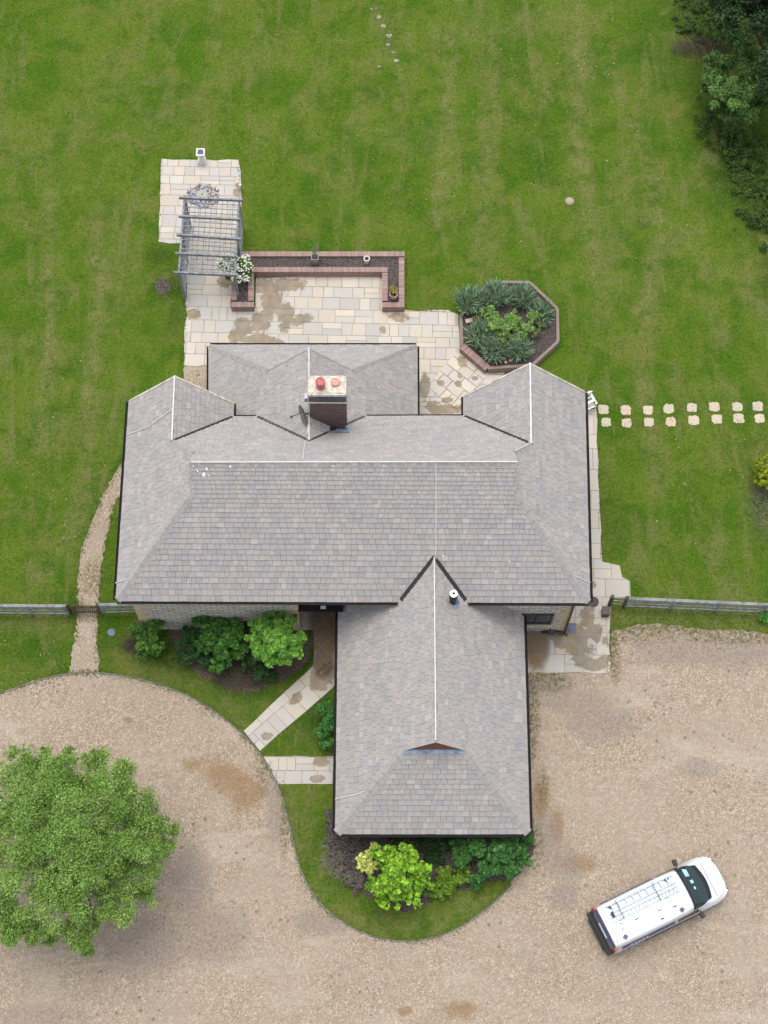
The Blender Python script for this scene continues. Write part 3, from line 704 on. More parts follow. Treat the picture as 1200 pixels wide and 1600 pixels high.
# valleys: open dark lead gutters
def strip(mb, a, b, w, lift=.05):
    a, b = Vector(a), Vector(b); d = (b-a).normalized(); s_ = d.cross(Vector((0, 0, 1))).normalized()*w/2; z = Vector((0, 0, lift))
    mb.face([a-s_+z, b-s_+z, b+s_+z, a+s_+z]); mb.face([a+s_, b+s_, b-s_, a-s_])
    for p, q in ((a-s_, b-s_), (b+s_, a+s_)): mb.face([p, q, q+z, p+z])
for a, b, w, mt, par_ in [(vW, jV, .15, 'valley_dark', r_main), (vE, jV, .15, 'valley_dark', r_main), (jNW, fNW, .09, 'valley_dark', r_main), (jNE, fNE, .09, 'valley_dark', r_main), (jX, vXW, .12, 'lead', r_ext), (jX, vXE, .09, 'lead', r_ext)]:
    vb = MB(); strip(vb, a, b, w, .10 if w > .1 and mt != 'lead' else .075); vb.build('valley', mt, par_)

# gutters along the eaves
def gutter(name, pairs, parent, r=.062):
    mb = MB()
    for a, b, P in pairs:
        off = -inset_n(P, r+.035)+Vector((0, 0, -.03)); a, b = Vector(a)+off, Vector(b)+off; out = -inset_n(P, 1)
        prof = [(math.cos(t)*r, math.sin(t)*r) for t in [math.pi+i*math.pi/6 for i in range(7)]]; pr2 = [(x*.82, y*.82) for x, y in prof[::-1]]
        ring = prof+pr2
        A = [a+out*x+Vector((0, 0, y)) for x, y in ring]; B = [b+out*x+Vector((0, 0, y)) for x, y in ring]; n = len(ring)
        for i in range(n): mb.face([A[i], B[i], B[(i+1) % n], A[(i+1) % n]])
        mb.face(A[:7]+A[7:]); mb.face(B[::-1])
        # fascia
        f0, f1 = a-off+inset_n(P, .03), b-off+inset_n(P, .03)
        mb.bar(f0+Vector((0, 0, -.12)), f1+Vector((0, 0, -.12)), .03, .16)
    return mb.build(name, 'gutter_black', parent)
gutter('gutter', [(SW, vW, pS), (vE, SE, pS)], r_main); gutter('gutter', [(SW, NW, pW)], r_main); gutter('gutter', [(SE, NE, pE)], r_main)
gutter('gutter', [(fNW, vXW, pN)], r_main, .04); gutter('gutter', [(vXE, fNE, pN)], r_main, .04); gutter('gutter', [(fNW, cNWi, pNWe)], r_main, .05); gutter('gutter', [(fNE, cNEi, pNEw)], r_main, .05)
gutter('gutter', [(XNW, XNE, pXN)], r_ext, .05); gutter('gutter', [(XNW, g(328,612,EE), pXW)], r_ext, .05); gutter('gutter', [(XNE, xe0, pXE)], r_ext, .05)
gutter('gutter', [(wNW, wSW, pWW)], r_wing); gutter('gutter', [(wSW, wSE, pWS)], r_wing); gutter('gutter', [(wSE, wNE, pWE)], r_wing)

# gablets
def gablet(a, top, b, out, mat, parent, name='gablet'):
    mb = MB(); o = out*.035; o2 = -out*.06
    mb.face([a+o, b+o, top+o]); mb.face([a+o2, top+o2, b+o2])
    for p, q in ((a, b), (b, top), (top, a)): mb.face([p+o2, q+o2, q+o, p+o])
    return mb.build(name, mat, parent)
gablet(gWS, MW, gWN, -inset_n(pW, 1), 'hip_stone', r_main); gablet(gES, ME, gEN, -inset_n(pE, 1), 'hip_stone', r_main)
gablet(gXW, kX, gXE, -inset_n(pXN, 1), 'gable_red', r_ext)
gablet(gWW, kW, gWE_, -inset_n(pWS, 1), 'gable_red', r_wing)
# pale clipped verge on the wing gablet and lead apron below it
outS = -inset_n(pWS, 1)
for p in (gWW, gWE_): vb = MB(); vb.bar(Vector(p)+outS*.03+Vector((0,0,.04)), Vector(kW)+outS*.03+Vector((0,0,.04)), .05, .04); vb.build('verge', 'hip_stone', r_wing)
ap = MB()
a0, a1 = Vector(gWW)+outS*.04, Vector(gWE_)+outS*.04; dn = (outS*1.0+Vector((0, 0, -S))).normalized(); nl_ = Vector((0, 0, .07))
ap.face([a0+nl_, a1+nl_, a1+dn*.15+nl_+(a1-a0).normalized()*.02, a0+dn*.15+nl_-(a1-a0).normalized()*.02][::-1])
b0, b1 = a0+dn*.15-(a1-a0).normalized()*.02, a1+dn*.15+(a1-a0).normalized()*.02
ap.face([b0, b1, b1+nl_, b0+nl_]); ap.bar(a0+Vector((0,0,.08)), a1+Vector((0,0,.08)), .05, .03)
ap.build('lead_apron', 'blue_lead', r_wing)
# main gable verges (north ends)
for a, b in ((NW, kNW), (cNWi, kNW), (NE, kNE), (cNEi, kNE)):
    vb = MB(); vb.bar(Vector(a), Vector(b), .07, .09); vb.build('verge', 'mortar_cream', r_main)
for a in (gXW, gXE): vb = MB(); vb.bar(Vector(a), Vector(kX), .06, .09); vb.build('verge', 'ridge_stone', r_ext)

# walls
def inner(P, Q, d=OV):   # plan corner of walls inset from two eaves
    A = P.co(); B = Q.co()
    return solve2((A[0], A[1], A[2]-(P.e+P.s*d)), (B[0], B[1], B[2]-(Q.e+Q.s*d)))
cSW, cSE = inner(pS, pW), inner(pS, pE)
Ynw = NW.y-.12; Yne = NE.y-.12
wy = cSW[1]
rx0, rx1 = G(470, 975, 0).x, wNW.x+.6
wl = MB(); top = E-.02
dW = Vector((pW.d.x, pW.d.y)); 
def along(c, P, y): t = (y-c[1])/P.d.y; return (c[0]+P.d.x*t, y)
nwc, nec = along(cSW, pW, Ynw), along(cSE, pE, Yne)
i1 = (fNW.x-OV, Ynw); i2 = (fNW.x-OV, fNW.y-OV*1.0); i3 = (fNE.x+OV, fNE.y-OV); i4 = (fNE.x+OV, Yne)
def ys(x): return cSW[1]+(cSE[1]-cSW[1])*(x-cSW[0])/(cSE[0]-cSW[0])
wl.prism([cSW, (rx0, ys(rx0)), (rx0, ys(rx0)+1.25), (rx1+.8, ys(rx1)+1.25), (rx1+.8, ys(rx1+.8)), cSE, nec, i4, i3, i2, i1, nwc], 0, top, uvw=True)
# gable tops
for a, b, P, Q in ((nwc, i1, pW, pNWe), (nec, i4, pE, pNEw)):
    y = a[1]; m_ = p3(P, solve2(eqd(P, Q), line(a, b))); pts = [(a[0], y, top), (b[0], y, top), (m_.x, y, m_.z-.17)]
    pb = [(p[0], y-.25, p[2]) for p in pts]; wl.face(pts, None, [(p[0], p[2]) for p in pts]); wl.face(pb[::-1], None, [(p[0], p[2]) for p in pb])
wl.build('wall', 'stone_wall', house)['label'] = 'pale coursed rubble stone wall of the main block'
cX = [inner(pXN, pXW, .3), inner(pXN, pXE, .3)]
wl = MB(); wl.prism([cX[0], cX[1], (cX[1][0], fNW.y-OV-.002), (cX[0][0], fNW.y-OV-.002)], 0, EE-.02, uvw=True); wl.build('wall', 'stone_wall', house)
cw = [inner(pWS, pWW, .3), inner(pWS, pWE, .3)]
wl = MB(); wl.prism([cw[0], cw[1], (wNE.x-.3, ys(wNE.x)-.002), (wNW.x+.3, ys(wNW.x)-.002)], 0, WE-.02, uvw=True); wl.build('wall', 'stone_wall', house)
# quoins
qb = MB()
def quoin(c, sx, face=-1):
    z = 0.02
    i = 0
    while z < E-.3:
        w = .48 if i % 2 else .28; h = .29
        qb.box((c[0]+sx*w/2-sx*.012, c[1]+.03, z+h/2), (w, .09, h-.012)); qb.box((c[0]+.03*sx, c[1]+(.76-w)/2-.012, z+h/2), (.09, .76-w, h-.012))
        z += h; i += 1
for c_, s_ in ((cSW, 1), (cSE, -1), ((rx0, ys(rx0)), -1)): qb = MB(); quoin(c_, s_); qb.build('quoins', 'quoin', house)

# windows
def window(x0, x1, y, z0, z1, n=2):
    fr = MB(); t = .08; yy = y-.02
    fr.box(((x0+x1)/2, yy, z0+t/2), (x1-x0, .09, t)); fr.box(((x0+x1)/2, yy, z1-t/2), (x1-x0, .09, t))
    for i in range(n+1):
        x = x0+t/2+(x1-x0-t)*i/n; fr.box((x, yy, (z0+z1)/2), (t, .10, z1-z0))
    o = fr.build('window', 'dark_frame', house)
    pn = MB()
    for i in range(n):
        a, b = x0+t+(x1-x0-t)*i/n, x0+(x1-x0-t)*(i+1)/n
        pn.face([(a, y-.012, z0+t), (b, y-.012, z0+t), (b, y-.012, z1-t), (a, y-.012, z1-t)])
    pn.build('pane', 'glass', o)
    si = MB(); si.box(((x0+x1)/2, y-.06, z0-.04), (x1-x0+.15, .16, .07)); si.build('sill', 'quoin', o)
wx0 = G(812, 974, 1.0).x; wx1 = G(861, 974, 1.0).x
window(wx0, wx1, ys(wx0), 1.0, 2.15)
window(cX[0][0]+1.0, cX[0][0]+3.4, cX[0][1]+.04, .9, 2.0, 3)
window(cX[0][0]+4.6, cX[0][0]+6.2, cX[0][1]+.04, .9, 2.0, 2)
# front door in the recess
dx = (rx0+.1+rx1)/2; dy = ys(rx0)+1.25
d = MB(); d.box((rx0+.95, dy-.03, 1.05), (1.0, .06, 2.1)); dr = d.build('door', 'door_dark', house)
d = MB(); d.box((rx0+.95, dy-.085, 1.15), (.34, .03, .22)); d.build('letter_plate', 'plastic_white', dr)
d = MB(); d.box((rx0+.95, dy-.02, 3.2), (2.1, .05, 2.1)); d.build('porch_panel', 'door_dark', house)
d = MB(); d.box((rx0+.85, ys(rx0)+.45, 2.45), (1.72, 1.0, .06)); pr = d.build('porch_canopy', 'gutter_black', house)
d = MB(); gl = G(505, 949, 2.5); d.box((gl.x, gl.y, 2.50), (.20, .11, .05)); d.build('porch_light', 'plastic_white', pr)
# wall lamp by the recess and pipe
d = MB(); d.box((rx0-.12, ys(rx0)-.10, 1.9), (.12, .16, .22)); d.build('wall_lamp', 'black_plastic', house)
# downpipe at the SE corner, tap and hose box
d = MB(); c = Vector((cSE[0]-.06, cSE[1]-.06, 0))
d.tube([c+Vector((.12, -.22, E-.1)), c+Vector((.0, -.04, E-.35)), c+Vector((0, -.04, .05)), c+Vector((.10, -.15, .03))], .045, 8); d.build('downpipe', 'downpipe', house)
d = MB(); d.tube([(cSE[0]-.15, ys(cSE[0])-.07, .12), (cSE[0]-.75, ys(cSE[0])-.07, .12)], .03, 6); d.tube([(cSE[0]-.75, ys(cSE[0])-.07, .12), (cSE[0]-.95, ys(cSE[0])-.10, .10)], .05, 6)
d.build('waste_pipe', 'black_plastic', house)

# lightning conductor tape on the ridges
def tape(pts, w=.035, lift=.125):
    tp = MB()
    pts = [Vector(p)+Vector((0, 0, lift)) for p in pts]
    for a, b in zip(pts, pts[1:]): tp.bar(a, b, w, .02)
    tp.build('conductor_tape', 'white_tape', house)
def roofpt(P, px, py):
    # pixel onto roof plane
    d_ = RT*((px-600)/FPX)+UP*((800-py)/FPX)+FW; A, B, C = P.co(); o = Vector((0, 0, H))
    t = (A*o.x+B*o.y+C-o.z)/(d_.z-A*d_.x-B*d_.y); return o+d_*t
tape([jV, kW], .035); tape([kNE, jNE], .055); tape([jNE, gEN], .03); tape([jX, kX], .04)
tape([MW+Vector((.05,0,0)), ME], .035); tape([kNW, jNW], .045)
ra = roofpt(pS, 681, 724); rb = roofpt(pS, 681, 884)
tape([ra, rb], .03, .08)
for P, L in ((pW, [(198,681),(232,668),(270,640)]), (pW, [(181,912),(196,906)]), (pWW, [(524,1249),(560,1241),(571,1236)]), (pE, [(922,911),(900,902)]), (pN, [(477,690),(473,720)])):
    tape([roofpt(P, *p) for p in L], .035, .07)
lm = MB()
for P, px, py, r in [(pS,309,735,.05),(pS,318,738,.09),(pS,322,730,.07),(pS,326,742,.04),(pS,302,728,.09),(pS,692,868,.045),(pS,796,877,.04),(pS,775,893,.035),(pS,350,827,.03),(pS,294,909,.035),(pS,632,915,.03),(pS,400,726,.05),
                     (pS,360,728,.06),(pS,600,726,.05),(pS,520,727,.04),(pWS,668,1280,.03),(pS,540,700,.0),(pWE,706,1010,.02),(pS,380,880,.025),(pS,560,806,.02),(pS,700,790,.025)]:
    if r <= 0: continue
    lm = MB()
    for _ in range(1):
        p = roofpt(P, px+random.uniform(-2, 2)*(r > .06), py+random.uniform(-3, 3)*(r > .06)); nn = Vector((-P.co()[0], -P.co()[1], 1)).normalized()
        t1 = Vector((P.d.x, P.d.y, 0)); t2 = nn.cross(t1); pts = []
        for i in range(9):
            a = i*2*math.pi/9; rr = r*random.uniform(.6, 1.2); pts.append(p+nn*.045+t1*math.cos(a)*rr*.7+t2*math.sin(a)*rr)
        lm.face(pts)
    lm.build('lime_mark', 'bird_lime', r_wing if P in (pWS, pWE) else r_main)

# chimney
cb_ = roofpt(pN, 516, 671); lo, hi = 7.5, 13.0
for _ in range(50):      # height at which the top of the south face is seen above its foot
    CT = (lo+hi)/2
    if G(516, 616, CT).y > cb_.y: lo = CT
    else: hi = CT
ct = [g(482,588,CT), g(540,587,CT), g(540,616,CT), g(482,616,CT)]
cx0, cx1 = (ct[0].x+ct[3].x)/2, (ct[1].x+ct[2].x)/2; cy1, cy0 = (ct[0].y+ct[1].y)/2, (ct[2].y+ct[3].y)/2
ch = MB(); ch.prism([(cx0, cy0), (cx1, cy0), (cx1, cy1), (cx0, cy1)], 5.2, CT-.08, uvw=True)
chim = ch.build('chimney', 'chimney_brick', house)
c = MB(); e_ = .02; c.prism([(cx0-e_, cy0-e_), (cx1+e_, cy0-e_), (cx1+e_, cy1+e_), (cx0-e_, cy1+e_)], CT-.10, CT-.02)
c.prism([(cx0+.05, cy0+.05), (cx1-.05, cy0+.05), (cx1-.05, cy1-.05), (cx0+.05, cy1-.05)], CT-.02, CT+.02); c.build('chimney_cap', 'mortar_cream', chim)
c = MB(); c.box(((cx0+cx1)/2, cy0-.012, CT-.68), (cx1-cx0+.03, .03, .045)); c.box(((cx0+cx1)/2, cy0-.012, CT-.12), (cx1-cx0+.03, .03, .03)); c.build('chimney_band', 'plastic_white', chim)
c = MB(); c.box(((cx0+cx1)/2+.12, cy0-.008, CT-.40), (cx1-cx0-.30, .02, .44)); c.build('lead_band', 'lead', chim)
for px, py, hh, r, mt in ((500.5, 596, .42, .165, 'pot_red'), (524, 596.5, .12, .15, 'pot_pink')):
    q = g(px, py, CT+hh); c = MB(); c.lathe((q.x, q.y, CT), [(r*.95, 0), (r*.9, hh*.8), (r*1.06, hh*.85), (r*1.06, hh), (r*.9, hh+.02), (r*.75, hh-.01), (0, hh-.01)], 20)
    c.build('chimney_pot', mt, chim, smooth=False)
c = MB(); zb = pN.z((cx1, cy0)) 
fl0 = Vector((cx0+.75, cy0-.03, 0)); fl0.z = pN.z(fl0)+.10; fl1 = Vector((cx1+.08, cy0-.03, 0)); fl1.z = pN.z(fl1)+.10
dv_ = Vector((0, .0, 0)); lo_ = Vector((0, -.34, 0))
def apq(x, y): return Vector((x, y, pN.z((x, y))+.07))
c.face([apq(cx0+.6, cy0-.30), apq(cx1+.10, cy0-.30), apq(cx1+.10, cy0), apq(cx0+.6, cy0)]); c.face([apq(cx0+.6, cy0-.3)-Vector((0,0,.06)), apq(cx1+.1, cy0-.3)-Vector((0,0,.06)), apq(cx1+.1, cy0-.3), apq(cx0+.6, cy0-.3)])
c.box((cx1, cy0-.01, pN.z((cx1, cy0))+.12), (.12, .04, .3))
c.build('lead_flashing', 'blue_lead', chim)
c = MB(); 
for i in range(5): 
    x = cx0+.62+i*.06; c.box((x, cy0-.14+.02*i, pN.z((x, cy0-.14))+.10), (.16, .12, .06), rz=.4*i)
c.build('valley_debris', 'soot', chim)
c = MB(); c.tube([g(500,604,CT+.05), g(489,612,CT+.03), g(483,618,CT+.03), Vector((cx0-.03, cy0-.03, CT-.1)), Vector((cx0-.03, cy0-.03, CT-2.0)), roofpt(pXE, 480, 680)+Vector((0,0,.1))], .018, 6)
c.build('conductor_tape', 'white_tape', chim)
# dish and aerial on the chimney's west face
dish = MB(); dc = Vector((cx0-.26, cy0-.02, CT-1.7)); nrm = Vector((-.93, -.35, .12)).normalized(); t1 = nrm.cross(Vector((0, 0, 1))).normalized(); t2 = nrm.cross(t1)
N = 20; rings = [(0, -.07), (.14, -.055), (.28, -.02), (.38, .03)]
for (r0, h0), (r1, h1) in zip(rings, rings[1:]):
    for i in range(N):
        a, b = i*2*math.pi/N, (i+1)*2*math.pi/N
        q = [dc+t1*math.cos(x)*r_+t2*math.sin(x)*r_+nrm*h_ for x, r_, h_ in ((a, r0, h0), (b, r0, h0), (b, r1, h1), (a, r1, h1))]
        if r0 == 0: q = q[1:]
        dish.face(q); dish.face([p-nrm*.012 for p in q[::-1]])
do = dish.build('satellite_dish', 'dish_grey', house)
c = MB(); c.bar(dc-nrm*.07, Vector((cx0, cy0+.1, CT-1.75)), .04, .04); c.bar(dc-t2*.25, dc+nrm*.42-t2*.12, .025, .025); c.box(dc+nrm*.45-t2*.10, (.09, .07, .07)); c.build('dish_arm', 'black_plastic', do)
c = MB(); c.box((cx0-.09, cy0+.30, CT-.9), (.16, .22, .28)); c.build('junction_box', 'metal_grey', do)

# flue on the wing
fb = roofpt(pWE, 708, 942); ft = G(706, 925, fb.z+.75)
c = MB(); fx, fy = fb.x-.02, fb.y+.05
c.lathe((fx, fy-.02, fb.z-.2), [(.12, 0), (.12, .75), (.15, .76), (.15, .84), (.10, .86), (.10, 1.1), (0, 1.1)], 20); fl = c.build('flue_pipe', 'black_plastic', house)
c = MB(); c.lathe((fx, fy-.02, fb.z+.86), [(.10, 0), (.14, .02), (.14, .10), (.055, .11), (.05, .0601)], 20); c.build('flue_cap', 'steel_white', fl)
c = MB()
def wq(px, py): return roofpt(pWE, px, py)+Vector((0, 0, .06))
c.face([wq(709,926), wq(709,950), wq(718,950), wq(718,932)][::-1]); c.face([wq(702,938), wq(709,946), wq(718,946), wq(714,930)])
c.build('flue_flashing', 'blue_lead', fl)
# ---------------------------------------------------------------- raised brick beds
def brick_col():
    b = [(.35,.215,.185),(.32,.20,.175),(.38,.25,.22),(.34,.235,.215),(.29,.19,.175)][random.randrange(5)]; f = random.uniform(.86, 1.12); return tuple(x*f for x in b)
def brick_wall(mb, mm, a, b, w, h, fade=None):
    """wall from a to b (centre line), soldier coping bricks on top, stretcher courses below"""
    a, b = Vector((a[0], a[1], 0)), Vector((b[0], b[1], 0)); d = b-a; L = d.length; dn = d.normalized(); R = Matrix((dn, Vector((-dn.y, dn.x, 0)), Vector((0, 0, 1)))).transposed()
    mm.box((a+b)/2+Vector((0, 0, h/2-.01)), (L-.01, w-.02, h-.03), R=R)
    def col():
        c = brick_col()
        return c if fade is None else tuple(x*(1-fade[3])+f_*fade[3] for x, f_ in zip(c, fade))
    n = max(1, int(L/.075))
    for i in range(n):
        mb.box(a+dn*((i+.5)*L/n)+Vector((0, 0, h-.055)), (L/n-.010, w, .11+random.uniform(-.002, .002)), R=R, col=col())
    side = Vector((-dn.y, dn.x, 0)); z = .02; r = 0
    while z < h-.13:
        m_ = max(1, round(L/.225))
        for i in range(m_):
            for s_ in (-1, 1):
                mb.box(a+dn*((i+.5)*L/m_+(.11 if r % 2 and i < m_-1 else 0))+side*s_*(w/2-.05)+Vector((0, 0, z+.0325)), (L/m_-.01, .098, .065), R=R, col=col())
        z += .075; r += 1
def bed(name, label, walls, soil, h, w, fade=None, cat='planter'):
    c = G(*walls[0][0], h); root = empty(name, (c.x, c.y, 0), label, cat)
    mb, mm = MB(), MB()
    for p, q in walls: brick_wall(mb, mm, G(*p, h), G(*q, h), w, h, fade)
    o = mb.build('brick_wall', 'brick', root); mm.build('mortar', 'brick_mortar', o)
    # bumpy soil
    P = XY(soil, h-.1); sb = MB(); sb.prism(P, .03, h-.11); sb.build('soil', 'soil', root)
    return root
hU = .46
U = [((368,396.5),(632,396.5)),((627.5,402),(627.5,472)),((632,476),(597,476)),((601.5,470),(601.5,426)),((606,421),(393,421)),((392,427),(392,470)),((397,475.5),(361,475.5)),((366,469),(366,436))]
bed('raised_planter', 'U shaped raised red brick planter around the north side of the terrace', U,
    [(364,398),(626,398),(626,474),(603,474),(603,420),(391,420),(391,474),(367,474)], hU, .235)
hO = .42
oc = [(765,440),(828,441),(871,482),(872,533),(832,570),(762,575),(722,540),(720,494)]
ow = [(oc[i], oc[(i+1) % 8]) for i in range(8)]
root = empty('octagonal_bed', (G(796,508).x, G(796,508).y, 0), 'octagonal raised brick bed full of silvery shrubs beside the patio', 'flower bed')
for i, (p, q) in enumerate(ow):
    mb, mm = MB(), MB(); brick_wall(mb, mm, G(*p, hO), G(*q, hO), .30 if i == 5 else .125, hO, None if i == 5 else (.25, .20, .165, .85))
    o = mb.build('brick_wall', 'brick', root); mm.build('mortar', 'brick_mortar', o)
sb = MB(); sb.prism(XY(oc, hO), .03, hO-.12); sb.build('soil', 'soil', root)

# ---------------------------------------------------------------- foliage
def cmix(a, b, t): return a+(b-a)*t
def leaf_mesh(name, P, Nn, size, cols, aspect=1.6, mat='foliage', parent=None, origin=(0, 0, 0), T=None):
    """P centres (n,3), Nn normals, size (n,), cols (n,3): one folded leaf (two quads as a diamond) each"""
    n = len(P); Nn = Nn/np.linalg.norm(Nn, axis=1, keepdims=True)
    if T is None: T = rng.normal(size=(n, 3))
    T = T-Nn*np.sum(T*Nn, 1, keepdims=True); T /= np.linalg.norm(T, axis=1, keepdims=True)+1e-9
    B = np.cross(Nn, T); s = size[:, None]
    V = np.stack([P-T*s*aspect*.5, P+B*s*.5+Nn*s*.12, P+T*s*aspect*.5, P-B*s*.5+Nn*s*.12], 1)-np.array(origin)
    me = bpy.data.meshes.new(name); me.vertices.add(n*4); me.vertices.foreach_set('co', V.astype(np.float32).ravel())
    me.loops.add(n*4); me.loops.foreach_set('vertex_index', np.arange(n*4)); me.polygons.add(n); me.polygons.foreach_set('loop_start', np.arange(0, n*4, 4))
    me.update(calc_edges=True)
    ca = me.color_attributes.new('Col', 'FLOAT_COLOR', 'POINT'); C = np.repeat(np.concatenate([cols, np.ones((n, 1))], 1), 4, axis=0)
    ca.data.foreach_set('color', C.astype(np.float32).ravel()); me.materials.append(M(mat))
    o = bpy.data.objects.new(name, me); COL.objects.link(o)
    if parent is not None: o.parent = parent; o.location = Vector(origin)-_world(parent)
    else: o.location = origin
    return o
def clump_leaves(clumps, n, size, c0, c1, flat_=.75, vary=.55, shell=.3, up=.7, sub=22, tuft=(.13, .30), nz=.75):
    c0 = np.array(c0)*1.9*np.array([1.1, 1, .65]); c1 = np.array(c1)*1.5*np.array([1.05, 1, .7])
    """clumps (x,y,z,r). Each is broken into smaller tufts; leaves lie near the tufts' outer surfaces"""
    cl = np.array(clumps, float); w = cl[:, 3]**2; w /= w.sum(); tufts = []
    for c in cl:
        for _ in range(sub):
            d = rng.normal(size=3); d /= np.linalg.norm(d); d[2] = abs(d[2])*.9-.25
            rr = c[3]*rng.uniform(.25, 1.0); tufts.append([*(c[:3]+d*rr*np.array([1, 1, flat_])), c[3]*rng.uniform(*tuft), rng.uniform()])
    tf = np.array(tufts); w = tf[:, 3]**2; w /= w.sum(); i = rng.choice(len(tf), n, p=w); t = tf[i]
    d = rng.normal(size=(n, 3)); d /= np.linalg.norm(d, axis=1, keepdims=True)
    rad = t[:, 3:4]*(shell+(1.08-shell)*rng.uniform(size=(n, 1))**.6)*rng.uniform(.85, 1.15, size=(n, 1))
    P = t[:, :3]+d*rad*np.array([1, 1, flat_]); P[:, 2] = np.maximum(P[:, 2], .03)
    N_ = d*.8+rng.normal(size=(n, 3))*nz+np.array([0, 0, up])
    m_ = np.clip(t[:, 4:5]*.65+rng.uniform(size=(n, 1))*.6-.12, 0, 1)
    C = (c0+(c1-c0)*m_)*(1+rng.normal(size=(n, 1))*vary*.5); C = np.clip(C, .004, 1)
    return P, N_, size*rng.uniform(.65, 1.35, n), C
def limbs(mb, base, tips, r0, r1=.012, n=6, bend=.25, trunk=None):
    base = Vector(base)
    for t in tips:
        t = Vector(t); mid = base.lerp(t, .5)+Vector((random.uniform(-1, 1), random.uniform(-1, 1), random.uniform(0, 1)))*bend*(t-base).length*.3
        mb.tube([base, base.lerp(mid, .6), mid, mid.lerp(t, .55), t], [r0, r0*.8, r0*.55, r0*.35, r1], n)
def bush(name, label, cat, clumps, n, size, c0, c1, group=None, stem='branch_brown', trunk_r=.05, twigs=True, base=None, spread=None, **k):
    """clumps: (px,py,z,r). trunk at the mean ground position"""
    W = [(*G(px, py, z)[:2], z, r) for px, py, z, r in clumps]
    if spread:   # ragged, thinning cover instead of round masses
        W = [(x+rng.normal()*r*.65, y+rng.normal()*r*.65, max(.05, z+rng.normal()*.12), rng.uniform(.06, .26)) for x, y, z, r in W for _ in range(spread)]
    a = np.array(W)
    if base is None: b = np.average(a[:, :2], axis=0, weights=a[:, 3])
    else: b = np.array(G(*base)[:2])
    root = empty(name, (b[0], b[1], 0), label, cat, group)
    P, N_, s_, C = clump_leaves(W, n, size, c0, c1, **k); leaf_mesh('crown', P, N_, s_, C, parent=root, origin=(b[0], b[1], 0))
    mb = MB(); zt = max(.2, a[:, 2].min()*.6); mb.tube([(b[0], b[1], -.05), (b[0]+.02, b[1], zt)], [trunk_r*1.3, trunk_r], 8)
    for w in (W if not spread else []):
        limbs(mb, (b[0]+.02, b[1], zt), [(w[0], w[1], w[2])], trunk_r*.7)
        if twigs: limbs(mb, (w[0], w[1], w[2]-.1), [(w[0]+random.uniform(-.7, .7)*w[3], w[1]+random.uniform(-.7, .7)*w[3], w[2]+random.uniform(.1, .6)*w[3]) for _ in range(3)], trunk_r*.35, .006, 5)
    mb.build('trunk', stem, root)
    return root
# large tree on the drive
TG0, TG1 = (.064,.130,.032), (.205,.315,.120)
tc = []
for (px, py, z, r) in [(45,1215,4.6,1.15),(100,1205,5.0,1.0),(70,1250,5.4,1.3),(20,1270,4.8,1.2),(190,1215,4.6,1.05),(160,1250,5.6,1.2),(215,1265,4.6,1.0),(240,1290,4.0,.85),(120,1300,6.3,1.5),
                       (60,1330,5.8,1.4),(-20,1320,4.5,1.3),(190,1320,5.6,1.2),(225,1350,4.4,.9),(140,1370,6.0,1.3),(80,1400,5.2,1.3),(10,1400,4.6,1.2),(30,1445,4.0,.9),(170,1410,4.6,.95),(150,1440,3.8,.7),(65,1455,3.8,.7),
                       (225,1395,3.5,.55),(262,1320,3.2,.5),(130,1475,3.0,.45),(-30,1260,4,1.2),(150,1200,4.4,.7),(268,1290,2.8,.4),(110,1235,4.5,1.1),(150,1290,5,1.2),(95,1380,5,1.2),(205,1300,4.2,1),(60,1290,5,1.2),(120,1440,4,.9),(185,1370,4.4,.95),(240,1340,3.6,.6),(140,1225,4.4,.9)]:
    tc.append((px, py, z, r))
W = [(*G(a, b, z)[:2], z, r) for a, b, z, r in tc]; tb = G(140, 1395)
tree = empty('tree', (tb.x, tb.y, 0), 'big feathery light green tree standing in the gravel drive', 'tree')
P, N_, s_, C = clump_leaves([(a+rng.normal()*.12, b+rng.normal()*.12, c, r*.9) for a, b, c, r in W]+[(tb.x-1+3.3*rng.uniform(.8, 1.06)*math.cos(t), tb.y+1.3+3.3*rng.uniform(.8, 1.06)*math.sin(t), rng.uniform(2.8, 4.6), rng.uniform(.18, .42)) for t in np.arange(0, 6.28, .13)], 250000, .038, TG0, TG1, flat_=.85, shell=.1, sub=26, vary=.6, up=.8, tuft=(.10, .42), nz=1.1)
leaf_mesh('crown', P, N_, s_, C, parent=tree, origin=(tb.x, tb.y, 0), aspect=1.9)
mb = MB(); mb.tube([(tb.x, tb.y, -.1), (tb.x+.05, tb.y, 1.2), (tb.x, tb.y+.1, 2.6), (tb.x-.1, tb.y+.1, 5.2)], [.17, .13, .10, .04], 10)
for w in W:
    limbs(mb, (tb.x, tb.y+.06, random.uniform(1.6, 3.2)), [(w[0], w[1], w[2])], .055)
    limbs(mb, (w[0], w[1], w[2]-.2), [(w[0]+random.uniform(-.9, .9)*w[3], w[1]+random.uniform(-.9, .9)*w[3], w[2]+random.uniform(.1, .8)*w[3]) for _ in range(5)], .018, .005, 5)
mb.build('trunk', 'branch_pale', tree)

